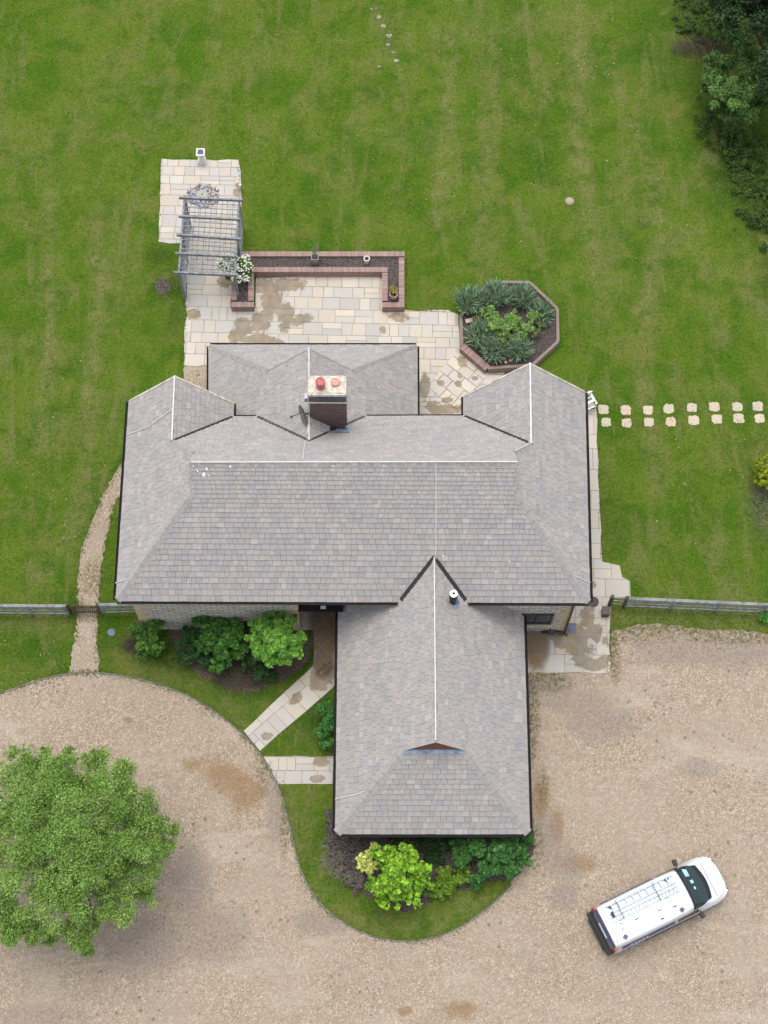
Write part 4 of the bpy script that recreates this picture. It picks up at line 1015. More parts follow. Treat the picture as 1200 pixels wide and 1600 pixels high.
# shrubs along the front wall
bush('shrub', 'rounded mid green shrub at the west end of the front wall, near the fence', 'shrub', [(222,985,1.0,.42),(240,978,1.1,.45),(232,1005,1.0,.5),(243,1012,.7,.35),(212,985,.8,.3),(225,1020,.5,.3)], 6500, .085, (.022,.065,.018), (.085,.19,.045), 'shrubs along the front wall')
bush('shrub', 'dark fine leaved evergreen shrub between the two larger green shrubs on the front wall', 'shrub', [(290,1000,.9,.5),(300,1020,.7,.5),(285,1025,.6,.42),(325,1030,.6,.45),(305,995,.9,.4)], 9000, .05, (.010,.034,.016), (.030,.085,.034), 'shrubs along the front wall')
bush('shrub', 'tall deep green shrub in the middle of the front wall', 'shrub', [(325,975,1.6,.55),(345,970,1.5,.45),(365,985,1.5,.5),(340,1010,1.5,.62),(352,1000,1.7,.5),(370,1015,1.1,.5),(345,1035,.9,.5),(322,1000,1.3,.45)], 13000, .085, (.018,.060,.018), (.070,.18,.040), 'shrubs along the front wall')
bush('shrub', 'dark low ivy like shrub hugging the wall behind the brightest round shrub', 'shrub', [(375,975,.9,.4),(395,968,1.1,.4),(405,1050,.6,.42),(390,1035,.6,.4),(425,1055,.5,.35)], 7500, .06, (.010,.030,.010), (.032,.085,.026), 'shrubs along the front wall')
bush('small_tree', 'brightest round leafy small tree at the east end of the front wall', 'small tree', [(412,980,2.3,.5),(440,975,2.4,.55),(458,1000,2.3,.52),(430,1005,2.7,.65),(405,1005,2.2,.5),(445,1025,2.2,.5),(420,1025,2.1,.45),(462,1012,2.0,.4),(400,995,2,.4),(430,965,2.1,.4)], 13000, .105, (.050,.135,.030), (.150,.32,.070), base=(400,1045), stem='branch_brown', twigs=False)
bush('shrub', 'mid green upright shrub against the west eave of the wing', 'shrub', [(504,1112,.9,.36),(512,1130,1.1,.4),(503,1145,.8,.32),(516,1160,.6,.35),(512,1105,.8,.3)], 4500, .08, (.020,.080,.026), (.065,.20,.060))
# twiggy dead brush
def brush(name, label, cx, cy, rx, ry, n, mat, z=.35, r=.008, cat='dead brush'):
    c = G(cx, cy); mb = MB()
    for _ in range(n):
        a = random.uniform(0, 6.28); q = math.sqrt(random.random()); x, y = c.x+rx*q*math.cos(a), c.y+ry*q*math.sin(a); L = random.uniform(.15, .5); t = random.uniform(0, 6.28); zz = random.uniform(.02, z)
        m_ = Vector((x+L*.5*math.cos(t), y+L*.5*math.sin(t), zz+random.uniform(0, .12))); mb.tube([(x, y, zz), m_, m_+Vector((L*.5*math.cos(t+.6), L*.5*math.sin(t+.6), random.uniform(-.05, .1)))], [r, r*.8, r*.4], 4)
    o = mb.build(name, mat, origin=(c.x, c.y, 0)); return tag(o, label, cat)
brush('dead_brush', 'bare brown twigs lying below the round small tree', 378, 1058, 1.1, .45, 420, 'branch_brown')
brush('dead_brush', 'pinkish dry twigs at the foot of the western shrub', 208, 1010, .35, .25, 110, 'branch_brown', .15)
# bed at the south end of the wing
bush('heather', 'dry purplish brown heather mound at the west of the wing bed', 'heather', [(530,1310,.35,.5),(540,1345,.35,.55),(555,1375,.3,.45),(522,1290,.3,.35),(545,1325,.4,.45)], 9000, .035, (.050,.040,.062), (.19,.165,.23), up=.2, trunk_r=.03)
brush('dead_brush', 'tangle of grey dry stems over the heather', 538, 1335, .8, 1.1, 500, 'branch_pale', .6, .006)
bush('variegated_shrub', 'pale cream variegated shrub beside the lime green shrub', 'shrub', [(573,1340,1.0,.33),(580,1355,.9,.3),(585,1330,.9,.3),(570,1352,.8,.25)], 2600, .075, (.20,.26,.10), (.62,.62,.34), trunk_r=.03)
bush('small_tree', 'vivid lime green round shrub in front of the wing', 'small tree', [(600,1340,1.9,.5),(635,1335,2.0,.5),(655,1360,1.8,.5),(615,1370,2.2,.65),(645,1395,1.6,.48),(615,1402,1.6,.5),(592,1380,1.6,.45),(600,1400,1.3,.4),(660,1380,1.3,.4),(625,1350,2.3,.5)], 14000, .10, (.060,.14,.016), (.20,.37,.045), trunk_r=.06, vary=.8, twigs=False)
bush('shrub', 'low yellow green spreading shrub between lime shrub and dark shrub', 'shrub', [(690,1370,.5,.45),(700,1390,.4,.42),(715,1375,.5,.4),(680,1395,.35,.35),(725,1360,.5,.3)], 6000, .06, (.040,.095,.012), (.130,.23,.030))
bush('shrub', 'large dark green shrub at the east end of the wing bed', 'shrub', [(745,1325,1.2,.55),(775,1330,1.3,.6),(800,1325,1.1,.5),(815,1335,.8,.42),(790,1355,.9,.5),(760,1360,.9,.5),(725,1340,1.0,.45),(720,1325,.8,.4),(745,1378,.5,.3),(818,1312,.7,.4)], 14000, .085, (.016,.060,.022), (.060,.165,.050))
bush('shrub', 'very dark low shrub close under the south eave', 'shrub', [(620,1308,.4,.4),(660,1310,.35,.45),(695,1315,.4,.45),(680,1340,.3,.4)], 5000, .07, (.008,.025,.010), (.024,.07,.026))
# corner tree top right and undergrowth
bush('tree', 'open mid green tree with pale bare limbs at the top right', 'tree', [(1115,105,2.2,.8),(1150,90,2.6,.9),(1185,110,2.6,.9),(1130,140,2.6,.85),(1165,150,3.0,.9),(1110,135,1.9,.6),(1180,170,2.2,.7),(1145,180,1.8,.55),(1200,140,2.4,.9),(1125,165,1.8,.45)], 34000, .075, (.026,.062,.022), (.105,.195,.070), stem='branch_pale', trunk_r=.07)
bush('tree', 'very dark dense tree in the top right corner', 'tree', [(1195,20,5,1.8),(1150,-10,4,1.5),(1230,60,5,1.8),(1240,-20,6,2.2),(1190,-60,5,2),(1260,120,4.5,1.8)], 40000, .10, (.008,.022,.012), (.032,.066,.030), trunk_r=.12)
bush('undergrowth', 'dark tall undergrowth left of the dark corner tree', 'undergrowth', [(1105,15,.3,.8),(1130,40,.3,.85),(1150,60,.3,.7),(1085,40,.1,.6),(1115,-10,.4,.9),(1170,55,.4,.7),(1100,60,.15,.5),(1080,5,.15,.6)], 14000, .05, (.022,.046,.016), (.060,.112,.034), flat_=.6, spread=20, sub=5, tuft=(.3,.7))
bush('undergrowth', 'dark weeds growing south of the open tree', 'undergrowth', [(1150,215,.25,.8),(1175,235,.3,.9),(1120,205,.15,.6),(1190,270,.25,.9),(1150,250,.15,.7),(1205,300,.3,.8),(1170,290,.1,.6),(1110,180,.1,.6)], 14000, .05, (.022,.048,.016), (.064,.120,.034), flat_=.6, spread=20, sub=5, tuft=(.3,.7))
bush('undergrowth', 'rough dark tuft at the right edge above the pale fleck', 'undergrowth', [(1195,330,.2,.65),(1180,345,.1,.5),(1210,370,.2,.7)], 3000, .055, (.018,.040,.014), (.052,.100,.030), flat_=.6, spread=12, sub=5, tuft=(.3,.7))
brush('dead_brush', 'brown dead brush at the top right beside the open tree', 1095, 78, 1.3, .5, 500, 'branch_brown', .3)
bush('shrub', 'yellow green clipped shrub at the right edge of the lawn', 'shrub', [(1195,738,.9,.5),(1210,750,.9,.5),(1190,725,.7,.3),(1188,752,.6,.32),(1205,722,.8,.4)], 6500, .06, (.060,.105,.010), (.24,.28,.030))
bush('shrub', 'small bright weed by the fence at the right edge', 'plant', [(1195,964,.35,.22),(1205,960,.3,.25)], 700, .09, (.03,.10,.03), (.10,.25,.07), trunk_r=.015)
brush('dry_twigs', 'dry twigs on the lawn under the yellow shrub', 1190, 790, .4, 1.0, 160, 'branch_pale', .08, .006)
# white rose by the pergola
rose = bush('rose_bush', 'rose bush smothered in white blooms beside the pergola', 'rose bush', [(352,412,1.5,.32),(368,408,1.5,.35),(362,425,1.4,.35),(380,415,1.2,.33),(384,430,.9,.28),(345,418,1.4,.22),(385,408,1.0,.25)], 3600, .075, (.025,.065,.015), (.10,.20,.045), trunk_r=.025)
W = np.array([(*G(px, py, z)[:2], z, r) for px, py, z, r in [(345,413,1.65,.25),(358,405,1.75,.25),(362,420,1.7,.3),(352,422,1.6,.28),(375,410,1.5,.28),(372,428,1.4,.25),(388,418,1.2,.22),(370,436,1.3,.22),(385,436,.9,.15),(384,405,1.2,.2)]])
n = 420; i = rng.integers(0, len(W), n); d = rng.normal(size=(n, 3)); d /= np.linalg.norm(d, axis=1, keepdims=True); d[:, 2] = abs(d[:, 2])
Pc = W[i, :3]+d*W[i, 3:4]; k5 = 6; ang = np.arange(k5)*2*np.pi/k5
Pp = (Pc[:, None, :]+np.stack([np.cos(ang), np.sin(ang), .3+0*ang], 1)[None]*.016).reshape(-1, 3); Nn = (np.repeat(d, k5, 0)+np.array([0, 0, 1.2])+rng.normal(size=(n*k5, 3))*.4)
leaf_mesh('blooms', Pp, Nn, np.full(n*k5, .036), np.clip(np.array([.82,.82,.76])*(1+rng.normal(size=(n*k5, 1))*.05), 0, .9), 1.2, parent=rose, origin=rose.location)

# blade plants in the octagonal bed
def spiky(px, py, z, r, n, label, c0=(.060,.11,.060), c1=(.40,.54,.38), L=.55, name='lavender_plant', group='silvery clumps in the octagonal bed', wid=.042):
    c = G(px, py, z); root = empty(name, (c.x, c.y, hO-.12), label, 'plant', group)
    a = rng.uniform(0, 2*np.pi, n); q = r*.75*np.sqrt(rng.uniform(size=n)); base = np.stack([c.x+q*np.cos(a), c.y+q*np.sin(a), np.full(n, z*.55)+rng.uniform(0, .15, n)], 1)
    d = np.stack([np.cos(a)*q/r*.9, np.sin(a)*q/r*.9+.10, np.ones(n)*.9], 1)+rng.normal(size=(n, 3))*.28; d /= np.linalg.norm(d, axis=1, keepdims=True)
    ln = L*rng.uniform(.6, 1.2, n)[:, None]; P = base+d*ln*.5; Nn = np.cross(d, rng.normal(size=(n, 3)))+np.array([0, 0, .3])
    t = rng.uniform(size=(n, 1)); C = np.array(c0)+(np.array(c1)-np.array(c0))*t
    leaf_mesh('foliage', P, Nn, wid*rng.uniform(.7, 1.3, n), C, aspect=1, parent=root, origin=root.location, T=d)
    o = root.children[0]
    # stretch: rebuild as long blades
    me = o.data; co = np.empty(len(me.vertices)*3, np.float32); me.vertices.foreach_get('co', co); co = co.reshape(-1, 4, 3)
    ctr = (co[:, 0]+co[:, 2])/2; dd = (co[:, 2]-co[:, 0]); dd /= np.linalg.norm(dd, axis=1, keepdims=True)
    co[:, 0] = ctr-dd*ln*.5; co[:, 2] = ctr+dd*ln*.5; me.vertices.foreach_set('co', co.astype(np.float32).ravel()); me.update()
    s = MB()
    for k_ in range(7): s.tube([(c.x, c.y, hO-.14), (c.x+random.uniform(-.4, .4)*r, c.y+random.uniform(-.4, .4)*r, z)], [.012, .006], 5)
    s.build('stems', 'branch_brown', root)
for px, py, z, r, n, lb in [(735,468,.85,.55,620,'silvery green clump spilling over the northwest wall of the octagonal bed'),(776,458,.85,.48,560,'silvery green clump at the north of the octagonal bed'),(818,462,.8,.40,430,'smaller silvery clump at the northeast of the octagonal bed'),
                            (752,522,.8,.48,560,'silvery clump by the southwest wall of the octagonal bed'),(774,545,.8,.42,460,'silvery clump near the south wall of the octagonal bed'),(812,542,.8,.42,480,'silvery clump beside the slate roof corner in the octagonal bed'),
                            (846,488,.65,.36,330,'thin grey green clump at the east of the octagonal bed')]:
    spiky(px, py, z, r*1.15, int(n*1.1), lb)
bush('shrub', 'pale green feathery shrub in the centre of the octagonal bed', 'shrub', [(775,508,.9,.5),(803,500,1.0,.5),(820,512,.9,.42),(785,525,.8,.42),(766,490,.8,.4),(812,524,.8,.4),(835,495,.75,.35),(790,512,1.1,.4)], 11000, .055, (.06,.12,.045), (.19,.31,.13), trunk_r=.03, base=(795,525))
bush('shrub', 'small bright green plant low in the southwest of the octagonal bed', 'plant', [(750,538,.65,.2),(757,548,.6,.18),(745,530,.6,.15)], 900, .06, (.03,.09,.02), (.10,.24,.05), trunk_r=.02)
bush('shrub', 'olive brown small plant by the pinkish block', 'plant', [(746,497,.55,.2),(752,488,.5,.15)], 800, .05, (.07,.08,.02), (.19,.18,.05), trunk_r=.02)
bush('shrub', 'straggly thin grey shrub on the east side of the octagonal bed', 'plant', [(838,520,.7,.3),(845,505,.6,.25),(842,475,.6,.25)], 1500, .04, (.05,.08,.04), (.15,.19,.10), trunk_r=.02)
c = G(733,501,hO); b_ = MB(); b_.box((c.x, c.y, hO-.03), (.30, .18, .12), rz=.25); tag(b_.build('stone_block', 'pink_block', origin=(c.x, c.y, hO-.09)), 'pinkish stone block on the soil of the octagonal bed', 'stone')
for px, py, lb in ((790,566,'round pale pebble on the south rim soil'),(797,563,'pinkish pebble beside the pale pebble')):
    c = G(px, py, hO-.05); b_ = MB(); b_.lathe((c.x, c.y, hO-.1), [(.0, 0), (.06, .02), (.07, .06), (.04, .10), (0, .11)], 10); tag(b_.build('pebble', 'pink_block', origin=(c.x, c.y, hO-.1), smooth=True), lb, 'pebble', 'pebbles in the octagonal bed')

# pots in the U planter
c = G(492,401,.85); r_ = empty('square_planter', (c.x, c.y, hU-.1), 'square grey metal pot with a wispy plant on the planter soil', 'plant pot')
b_ = MB(); z0, z1 = hU-.10, .85; w = .15
for sx, sy, wx, wy_ in ((0,-1,2,0),(0,1,2,0),(-1,0,0,2),(1,0,0,2)):
    b_.box((c.x+sx*(w-.012), c.y+sy*(w-.012), (z0+z1)/2), (.024 if sx else w*2-.05, .024 if sy else w*2, z1-z0))
b_.build('pot', 'zinc', r_); b_ = MB(); b_.box((c.x, c.y, z1-.09), (w*2-.05, w*2-.05, .06)); b_.build('soil', 'soil', r_)
n = 160; a = rng.uniform(0, 6.28, n); q = rng.uniform(0, .12, n); hh = rng.uniform(.1, .9, n); base = np.stack([c.x+q*np.cos(a)*(1+hh), c.y+.0+q*np.sin(a)*(1+hh)+.05*hh, z1+hh], 1)
leaf_mesh('plant', base, rng.normal(size=(n, 3)), rng.uniform(.02, .035, n), np.tile([[.22,.27,.20]], (n, 1)), 2.5, parent=r_, origin=r_.location)
b_ = MB()
for _ in range(8): b_.tube([(c.x, c.y, z1-.1), (c.x+random.uniform(-.05,.05), c.y, z1+.4), (c.x+random.uniform(-.2,.2), c.y+random.uniform(-.1,.15), z1+.85)], [.006,.005,.003], 4)
b_.build('stems', 'branch_pale', r_)
c = G(573,404,.72); r_ = empty('round_pot', (c.x, c.y, hU-.1), 'small round white pot standing on the planter soil', 'plant pot')
b_ = MB(); b_.lathe((c.x, c.y, hU-.1), [(.0, 0), (.085, 0), (.12, .3), (.135, .36), (.135, .38), (.095, .38), (.09, .30), (0, .30)], 22); b_.build('pot', 'stone_white', r_); b_ = MB(); b_.lathe((c.x, c.y, hU+.205), [(.089, 0), (0, .012)], 16); b_.build('soil', 'soot', r_)
c = G(615,459,.78); r_ = empty('terracotta_pot', (c.x, c.y, hU-.1), 'weathered round clay pot with a brownish plant in the planter corner', 'plant pot')
b_ = MB(); b_.lathe((c.x, c.y, hU-.1), [(.0, 0), (.11, 0), (.165, .33), (.18, .36), (.18, .42), (.145, .42), (.14, .34), (0, .34)], 24); b_.build('pot', 'terracotta', r_); b_ = MB(); b_.lathe((c.x, c.y, hU+.245), [(.14, 0), (0, .012)], 16); b_.build('soil', 'soil', r_)
Wp = [(c.x, c.y+.12, .95, .16), (c.x-.05, c.y+.2, .9, .13), (c.x+.06, c.y+.05, .9, .1)]
P, N_, s_, C = clump_leaves(Wp, 650, .035, (.11,.11,.03), (.33,.29,.10)); leaf_mesh('plant', P, N_, s_, C, parent=r_, origin=r_.location)

# ---------------------------------------------------------------- pergola
PZ = 2.3
pg0 = G(290,310,PZ); pgc = G(325,370,PZ)
per = empty('pergola', (pgc.x, pgc.y, 0), 'weathered grey timber pergola with lattice roof over the garden path', 'pergola')
def PP(px, py, z=PZ): return G(px, py, z)
beams = [((280,309),(379,313)),((279,338),(375,343)),((276,367),(377,374)),((274,396),(370,401)),((272,426),(372,430))]
for a, b in beams:
    m_ = MB(); A, B = PP(*a, PZ+.08), PP(*b, PZ+.08); m_.bar(A, B, .075, .14); m_.build('beam', 'wood_grey', per)
for a, b in (((288.5,306),(279.5,430)),((373.5,309),(367,432))):
    m_ = MB(); m_.bar(PP(*a, PZ-.07), PP(*b, PZ-.07), .08, .14); m_.build('rail', 'wood_grey', per)
m_ = MB()
for i in range(11):
    t = i/10; a = (289+t*84, 311+t*3); b = (280+t*87, 427+t*3); m_.bar(PP(*a, PZ+.0), PP(*b, PZ+.0), .028, .03)
for bi in range(4):
    (a0, b0), (a1, b1) = beams[bi], beams[bi+1]
    for j in range(1, 4):
        t = j/4; a = (a0[0]+8+(a1[0]-a0[0])*t, a0[1]+(a1[1]-a0[1])*t); b = (b0[0]-5+(b1[0]-b0[0])*t, b0[1]+(b1[1]-b0[1])*t); m_.bar(PP(*a, PZ+.031), PP(*b, PZ+.031), .03, .03)
m_.build('roof_lattice', 'wood_grey', per)
for px, py in ((289,311),(284,368),(280,426),(373,314),(370,372),(367,430)):
    q = PP(px, py); m_ = MB(); m_.box((q.x, q.y, PZ/2-.07), (.10, .10, PZ-.14)); m_.build('post', 'wood_pale' if py > 400 else 'wood_grey', per)
def trellis(a, b, mat='wood_grey'):
    m_ = MB(); A, B = PP(*a), PP(*b); d_ = B-A; L = d_.length
    for i in range(int(L/.17)+1):
        q = A+d_*(i*.17/L); m_.box((q.x, q.y, 1.15), (.022, .034, 2.0))
    for j in range(12): z = .2+j*.17; m_.bar((A.x+.025, A.y, z), (B.x+.025, B.y, z), .02, .032)
    return m_.build('side_trellis', mat, per)
trellis((288.5,312),(280,425)); trellis((373,316),(370,370), 'wood_pale')

# bird bath, millstone fountain, solar light
c = G(316,252); t_ = G(313,239,.75); c = Vector(((c.x+t_.x)/2, (c.y+t_.y)/2, 0))
r_ = empty('bird_bath', (c.x, c.y, 0), 'white stone pedestal bird bath with a square basin at the top of the terrace', 'bird bath')
b_ = MB(); b_.box((c.x, c.y, .07), (.34, .34, .14)); b_.box((c.x, c.y, .19), (.26, .26, .10)); b_.lathe((c.x, c.y, .24), [(.12, 0), (.085, .06), (.07, .22), (.09, .38), (.13, .44), (0, .44)], 16); b_.build('pedestal', 'stone_white', r_)
b_ = MB(); z = .72
for sx, sy, a, b in ((0,1,.38,.06),(0,-1,.38,.06),(1,0,.06,.26),(-1,0,.06,.26)): b_.box((c.x+sx*.16, c.y+sy*.16, z), (a, b, .10))
b_.box((c.x, c.y, z-.04), (.27, .27, .03)); b_.build('basin', 'stone_white', r_)
b_ = MB(); b_.lathe((c.x, c.y, z+.0), [(.135, 0), (0, .004)], 8); b_.build('water', 'water_blue', r_)
c = G(317,307)
cb = MB(); pts = []
def inb(x, y):
    dx, dy = (x-c.x), (y-c.y); ax, ay = abs(dx), abs(dy)
    return (ax < .66 and ay < .32) or (ax < .5 and ay < .42) or (ax < .26 and ay < .60)
while len(pts) < 800:
    x, y = c.x+random.uniform(-.7, .7), c.y+random.uniform(-.62, .62)
    if inb(x, y): pts.append((x, y))
for x, y in pts:
    s_ = random.uniform(.025, .045); k_ = random.uniform(.05, .55); wr = x > c.x+.1 and random.random() < .6; col = (k_*(1.1 if wr else 1), k_*.93, k_*(.85 if wr else 1))
    R_ = Matrix.Rotation(random.uniform(0, 3.1), 3, 'Z') @ Matrix.Rotation(random.uniform(-.4, .4), 3, 'X'); cc = Vector((x, y, .045+random.uniform(0, .03)))
    top = [cc+R_ @ Vector((s_*1.5*a_, s_*b_, s_*.45)) for a_, b_ in ((-.7,-.7),(.7,-.7),(.7,.7),(-.7,.7))]; bot = [cc+R_ @ Vector((s_*2*a_, s_*1.3*b_, -s_*.5)) for a_, b_ in ((-.7,-.7),(.7,-.7),(.7,.7),(-.7,.7))]
    cb.face(top, col)
    for i in range(4): cb.face([bot[i], bot[(i+1) % 4], top[(i+1) % 4], top[i]], tuple(v*.8 for v in col))
o = cb.build('cobbles', 'cobble'); tag(o, 'ring of loose grey pebbles around the millstone', 'pebbles', kind='stuff')
struct(flat('pebble_bed', [(c.x+x, c.y+y) for x, y in ((-.66,-.32),(-.5,-.32),(-.5,-.42),(-.26,-.42),(-.26,-.6),(.26,-.6),(.26,-.42),(.5,-.42),(.5,-.32),(.66,-.32),(.66,.32),(.5,.32),(.5,.42),(.26,.42),(.26,.6),(-.26,.6),(-.26,.42),(-.5,.42),(-.5,.32),(-.66,.32))], .036, 'soil'))
b_ = MB(); b_.lathe((c.x, c.y, .04), [(.25, 0), (.25, .10), (.235, .115), (.04, .12), (.03, .06), (0, .06)], 32); tag(b_.build('millstone', 'mill_stone', origin=(c.x, c.y, .04)), 'round pale millstone fountain with a centre hole', 'millstone')
c = G(376,296); r_ = empty('garden_light', (c.x, c.y, 0), 'small white globe stake light at the terrace edge', 'garden light')
b_ = MB(); b_.tube([(c.x, c.y, 0), (c.x, c.y, .3)], .012, 6); b_.build('stake', 'black_plastic', r_); b_ = MB(); b_.lathe((c.x, c.y, .28), [(0, 0), (.05, .02), (.065, .07), (.05, .11), (0, .13)], 14); b_.build('globe', 'plastic_white', r_, smooth=True)

# ---------------------------------------------------------------- stepping stones
sp_ = [((943,640),(947,660)),((978,641),(979,661)),((1012,641),(1014,660)),((1045,639),(1048,659)),((1081,637),(1084,657)),((1116,636),(1120,655)),((1152,636),(1154,654)),((1184,635),(1187,654))]
ordn = ['nearest the house', 'second from the house', 'third from the house', 'fourth from the house', 'fifth from the house', 'sixth from the house', 'seventh from the house', 'farthest from the house']
for i, pr_ in enumerate(sp_):
    for j, (px, py) in enumerate(pr_):
        c = G(px, py); n = 11; pts = []; hw = random.uniform(.20, .22)
        for k_ in range(n*2):
            a = k_*math.pi/n; sq = 1/max(abs(math.cos(a)), abs(math.sin(a))); rr = hw*min(sq, 1.20)*random.uniform(.88, 1.08); pts.append((c.x+rr*math.cos(a), c.y+rr*math.sin(a)))
        b_ = MB(); cc = random.choice([(.55,.42,.29),(.52,.42,.31),(.48,.43,.33),(.56,.46,.34)]); b_.prism(pts, -.02, .022+.006*random.random(), cc); o = b_.build('stepping_stone', 'slab', origin=(c.x, c.y, 0))
        tag(o, '%s stepping stone of the pair %s' % (('upper', 'lower')[j], ordn[i]), 'stepping stone', 'stepping stones across the lawn')
# rough worn margin around stones is left to the lawn
# small stones and lawn items
for k_, (px, py, r, lb) in enumerate([(592,27,.12,'pale stone second in the line at the top'),(599,41,.13,'pale stone third in the line at the top'),(608,56,.13,'grey stone fourth in the line at the top'),(606,70,.10,'grey stone fifth in the line at the top'),(614,82,.07,'tiny stone sixth in the line at the top'),
                         (619,95,.13,'grey round stone at the lower end of the line'),(592,104,.08,'lone small stone left of the line'),(581,14,.07,'first tiny stone of the line near the top edge')]):
    c = G(px, py); pts = [(c.x+r*random.uniform(.8, 1.15)*math.cos(a*math.pi/5), c.y+r*random.uniform(.7, 1)*math.sin(a*math.pi/5)) for a in range(10)]
    b_ = MB(); b_.prism(pts, -.01, .02); tag(b_.build('stone', 'stone_dull', origin=(c.x, c.y, 0)), lb, 'stone', 'stones sunk in the lawn')
c = G(890,315); b_ = MB(); b_.lathe((c.x, c.y, 0), [(.20, 0), (.20, .04), (.13, .10), (.06, .12), (0, .11)], 12); tag(b_.build('tree_stump', 'stump', origin=(c.x, c.y, 0)), 'small pale pinkish stump alone on the lawn', 'stump')
c = G(927,941); b_ = MB(); b_.lathe((c.x, c.y, .03), [(.22, 0), (.22, .012), (.19, .016), (.185, .010), (.0, .012)], 28)
for a in range(-3, 4): b_.box((c.x, c.y+a*.05, .048), (2*math.sqrt(max(.001, .17**2-(a*.05)**2)), .012, .008))
tag(b_.build('manhole_cover', 'iron', origin=(c.x, c.y, .03)), 'round dark iron inspection cover in the side paving', 'manhole cover')
c = G(174,988); b_ = MB(); b_.lathe((c.x, c.y, .0), [(.16, 0), (.16, .02), (.13, .03), (0, .03)], 20); tag(b_.build('drain_cover', 'drain_blue', origin=(c.x, c.y, 0)), 'small round blue grey drain cover in the front lawn', 'drain cover')
c = G(893,982); b_ = MB(); b_.box((c.x, c.y, .035), (.34, .42, .03), rz=0); b_.box((c.x-.08, c.y-.05, .07), (.05, .16, .05), rz=.5); tag(b_.build('gully_grate', 'drain_blue', origin=(c.x, c.y, .03)), 'purplish square gully cover at the foot of the downpipe', 'drain grate')
b_ = MB(); c = G(861,987); b_.box((c.x, c.y-.05, .10), (.24, .18, .16)); b_.lathe((c.x, c.y-.05, .18), [(.07, 0), (.06, .05), (0, .05)], 12); tag(b_.build('drain_box', 'iron', origin=(c.x, c.y, 0)), 'small rusty drain box at the wall foot below the window', 'drain')
c = G(945,959); b_ = MB(); b_.box((c.x, c.y, .22), (.28, .30, .40)); b_.box((c.x, c.y, .43), (.31, .33, .03)); tag(b_.build('utility_box', 'downpipe', origin=(c.x, c.y, 0)), 'small brown box beside the fence end post', 'utility box')
c = G(797,575); b_ = MB(); b_.box((c.x, c.y-.1, .045), (.5, .5, .03)); tag(b_.build('slate_slab', 'lead', origin=(c.x, c.y, .03)), 'dark grey slab below the octagonal bed', 'slab')
# white garden chair at the east wall
c = G(918,638); r_ = empty('garden_chair', (c.x, c.y, .03), 'white plastic garden chair standing at the north east corner of the house', 'chair')
Rz = Matrix.Rotation(.45, 3, 'Z')
def CL(x, y, z): return c+Rz @ Vector((x, y, z+.03))
b_ = MB()
for i in range(5): b_.box(CL(0, -.2+i*.1, .42), (.42, .075, .025), R=Rz)
b_.build('seat', 'plastic_white', r_); b_ = MB()
for i in range(4): b_.box(CL(-.16+i*.107, .26, .66), (.07, .03, .42), R=Rz)
b_.box(CL(0, .26, .88), (.46, .05, .08), R=Rz); b_.build('backrest', 'plastic_white', r_)
for sx in (-1, 1):
    b_ = MB(); b_.box(CL(sx*.235, .02, .62), (.06, .50, .03), R=Rz); b_.build('armrest', 'plastic_white', r_)
    for sy in (-1, 1): b_ = MB(); b_.bar(CL(sx*.22, sy*.23, .0), CL(sx*.2, sy*.2, .62), .045, .045); b_.build('leg', 'plastic_white', r_)
c2 = G(917,630,.6); r_ = empty('garden_table', (c2.x, c2.y+.3, .03), 'small white square slatted table next to the garden chair', 'table')
b_ = MB(); cc = G(918,622,.72); Rz = Matrix.Rotation(.45, 3, 'Z')
for s_ in (-1, 1): b_.box(cc+Rz @ Vector((0, s_*.2, 0)), (.5, .09, .03), R=Rz); b_.box(cc+Rz @ Vector((s_*.2, 0, 0)), (.09, .31, .03), R=Rz)
b_.box(cc+Rz @ Vector((.0, 0, -.03)), (.3, .05, .03), R=Rz); b_.build('table_top', 'plastic_white', r_)
b_ = MB(); b_.box(cc+Vector((0, 0, -.045)), (.18, .16, .03), R=Rz); b_.build('table_centre', 'lead', r_)
for sx in (-1, 1):
    for sy in (-1, 1): b_ = MB(); q = cc+Rz @ Vector((sx*.19, sy*.19, 0)); b_.bar((q.x, q.y, .03), (q.x, q.y, .70), .04, .04); b_.build('leg', 'plastic_white', r_)

# ---------------------------------------------------------------- fences
def fence(name, label, a, b, n, h=1.05, rails=(.3,.62,.95), mesh=True, endpost=False):
    A, B = G(*a, h), G(*b, h); root = empty(name, (A.x, A.y, 0), label, 'fence')
    for i in range(n+1):
        q = A.lerp(B, i/n); m_ = MB(); m_.box((q.x, q.y, h/2+.02), (.10, .10, h+.08)); m_.build('post', 'wood_pale', root)
    for z in rails:
        m_ = MB(); m_.bar((A.x, A.y-.06, z), (B.x, B.y-.06, z), .04, .10); m_.build('rail', 'wood_pale', root)
    m_ = MB(); m_.bar((A.x, A.y-.0, h+.02), (B.x, B.y, h+.02), .12, .03); m_.build('cap_rail', 'wood_pale', root)
    return root
fence('fence', 'grey post and rail fence left of the path gate', (-70,946), (101,947), 3)
fence('fence', 'short grey fence between the path gate and the house corner', (156,945), (212,944), 1)
fence('fence', 'long grey post and rail fence from the side paving to the right edge', (980,935), (1270,948), 4)
A, B = G(957,933,1.05), G(980,935,1.05); r_ = empty('gate', (A.x, A.y, 0), 'low open wooden gate post section beside the side paving', 'gate')
for q in (A, B): m_ = MB(); m_.box((q.x, q.y, .58), (.12, .12, 1.16)); m_.build('post', 'wood_brown', r_)
for z in (.3, .65, 1.0): m_ = MB(); m_.bar((A.x, A.y, z), (B.x, B.y, z), .03, .07); m_.build('rail', 'wood_pale', r_)
A, B = G(104,946,.95), G(153,946,.95); r_ = empty('garden_gate', (A.x, A.y, 0), 'brown woven picket gate across the gravel path', 'gate')
m_ = MB(); n = 16
for i in range(n+1): q = A.lerp(B, i/n); m_.bar((q.x, q.y, .08), (q.x+.03, q.y, .95), .05, .02)
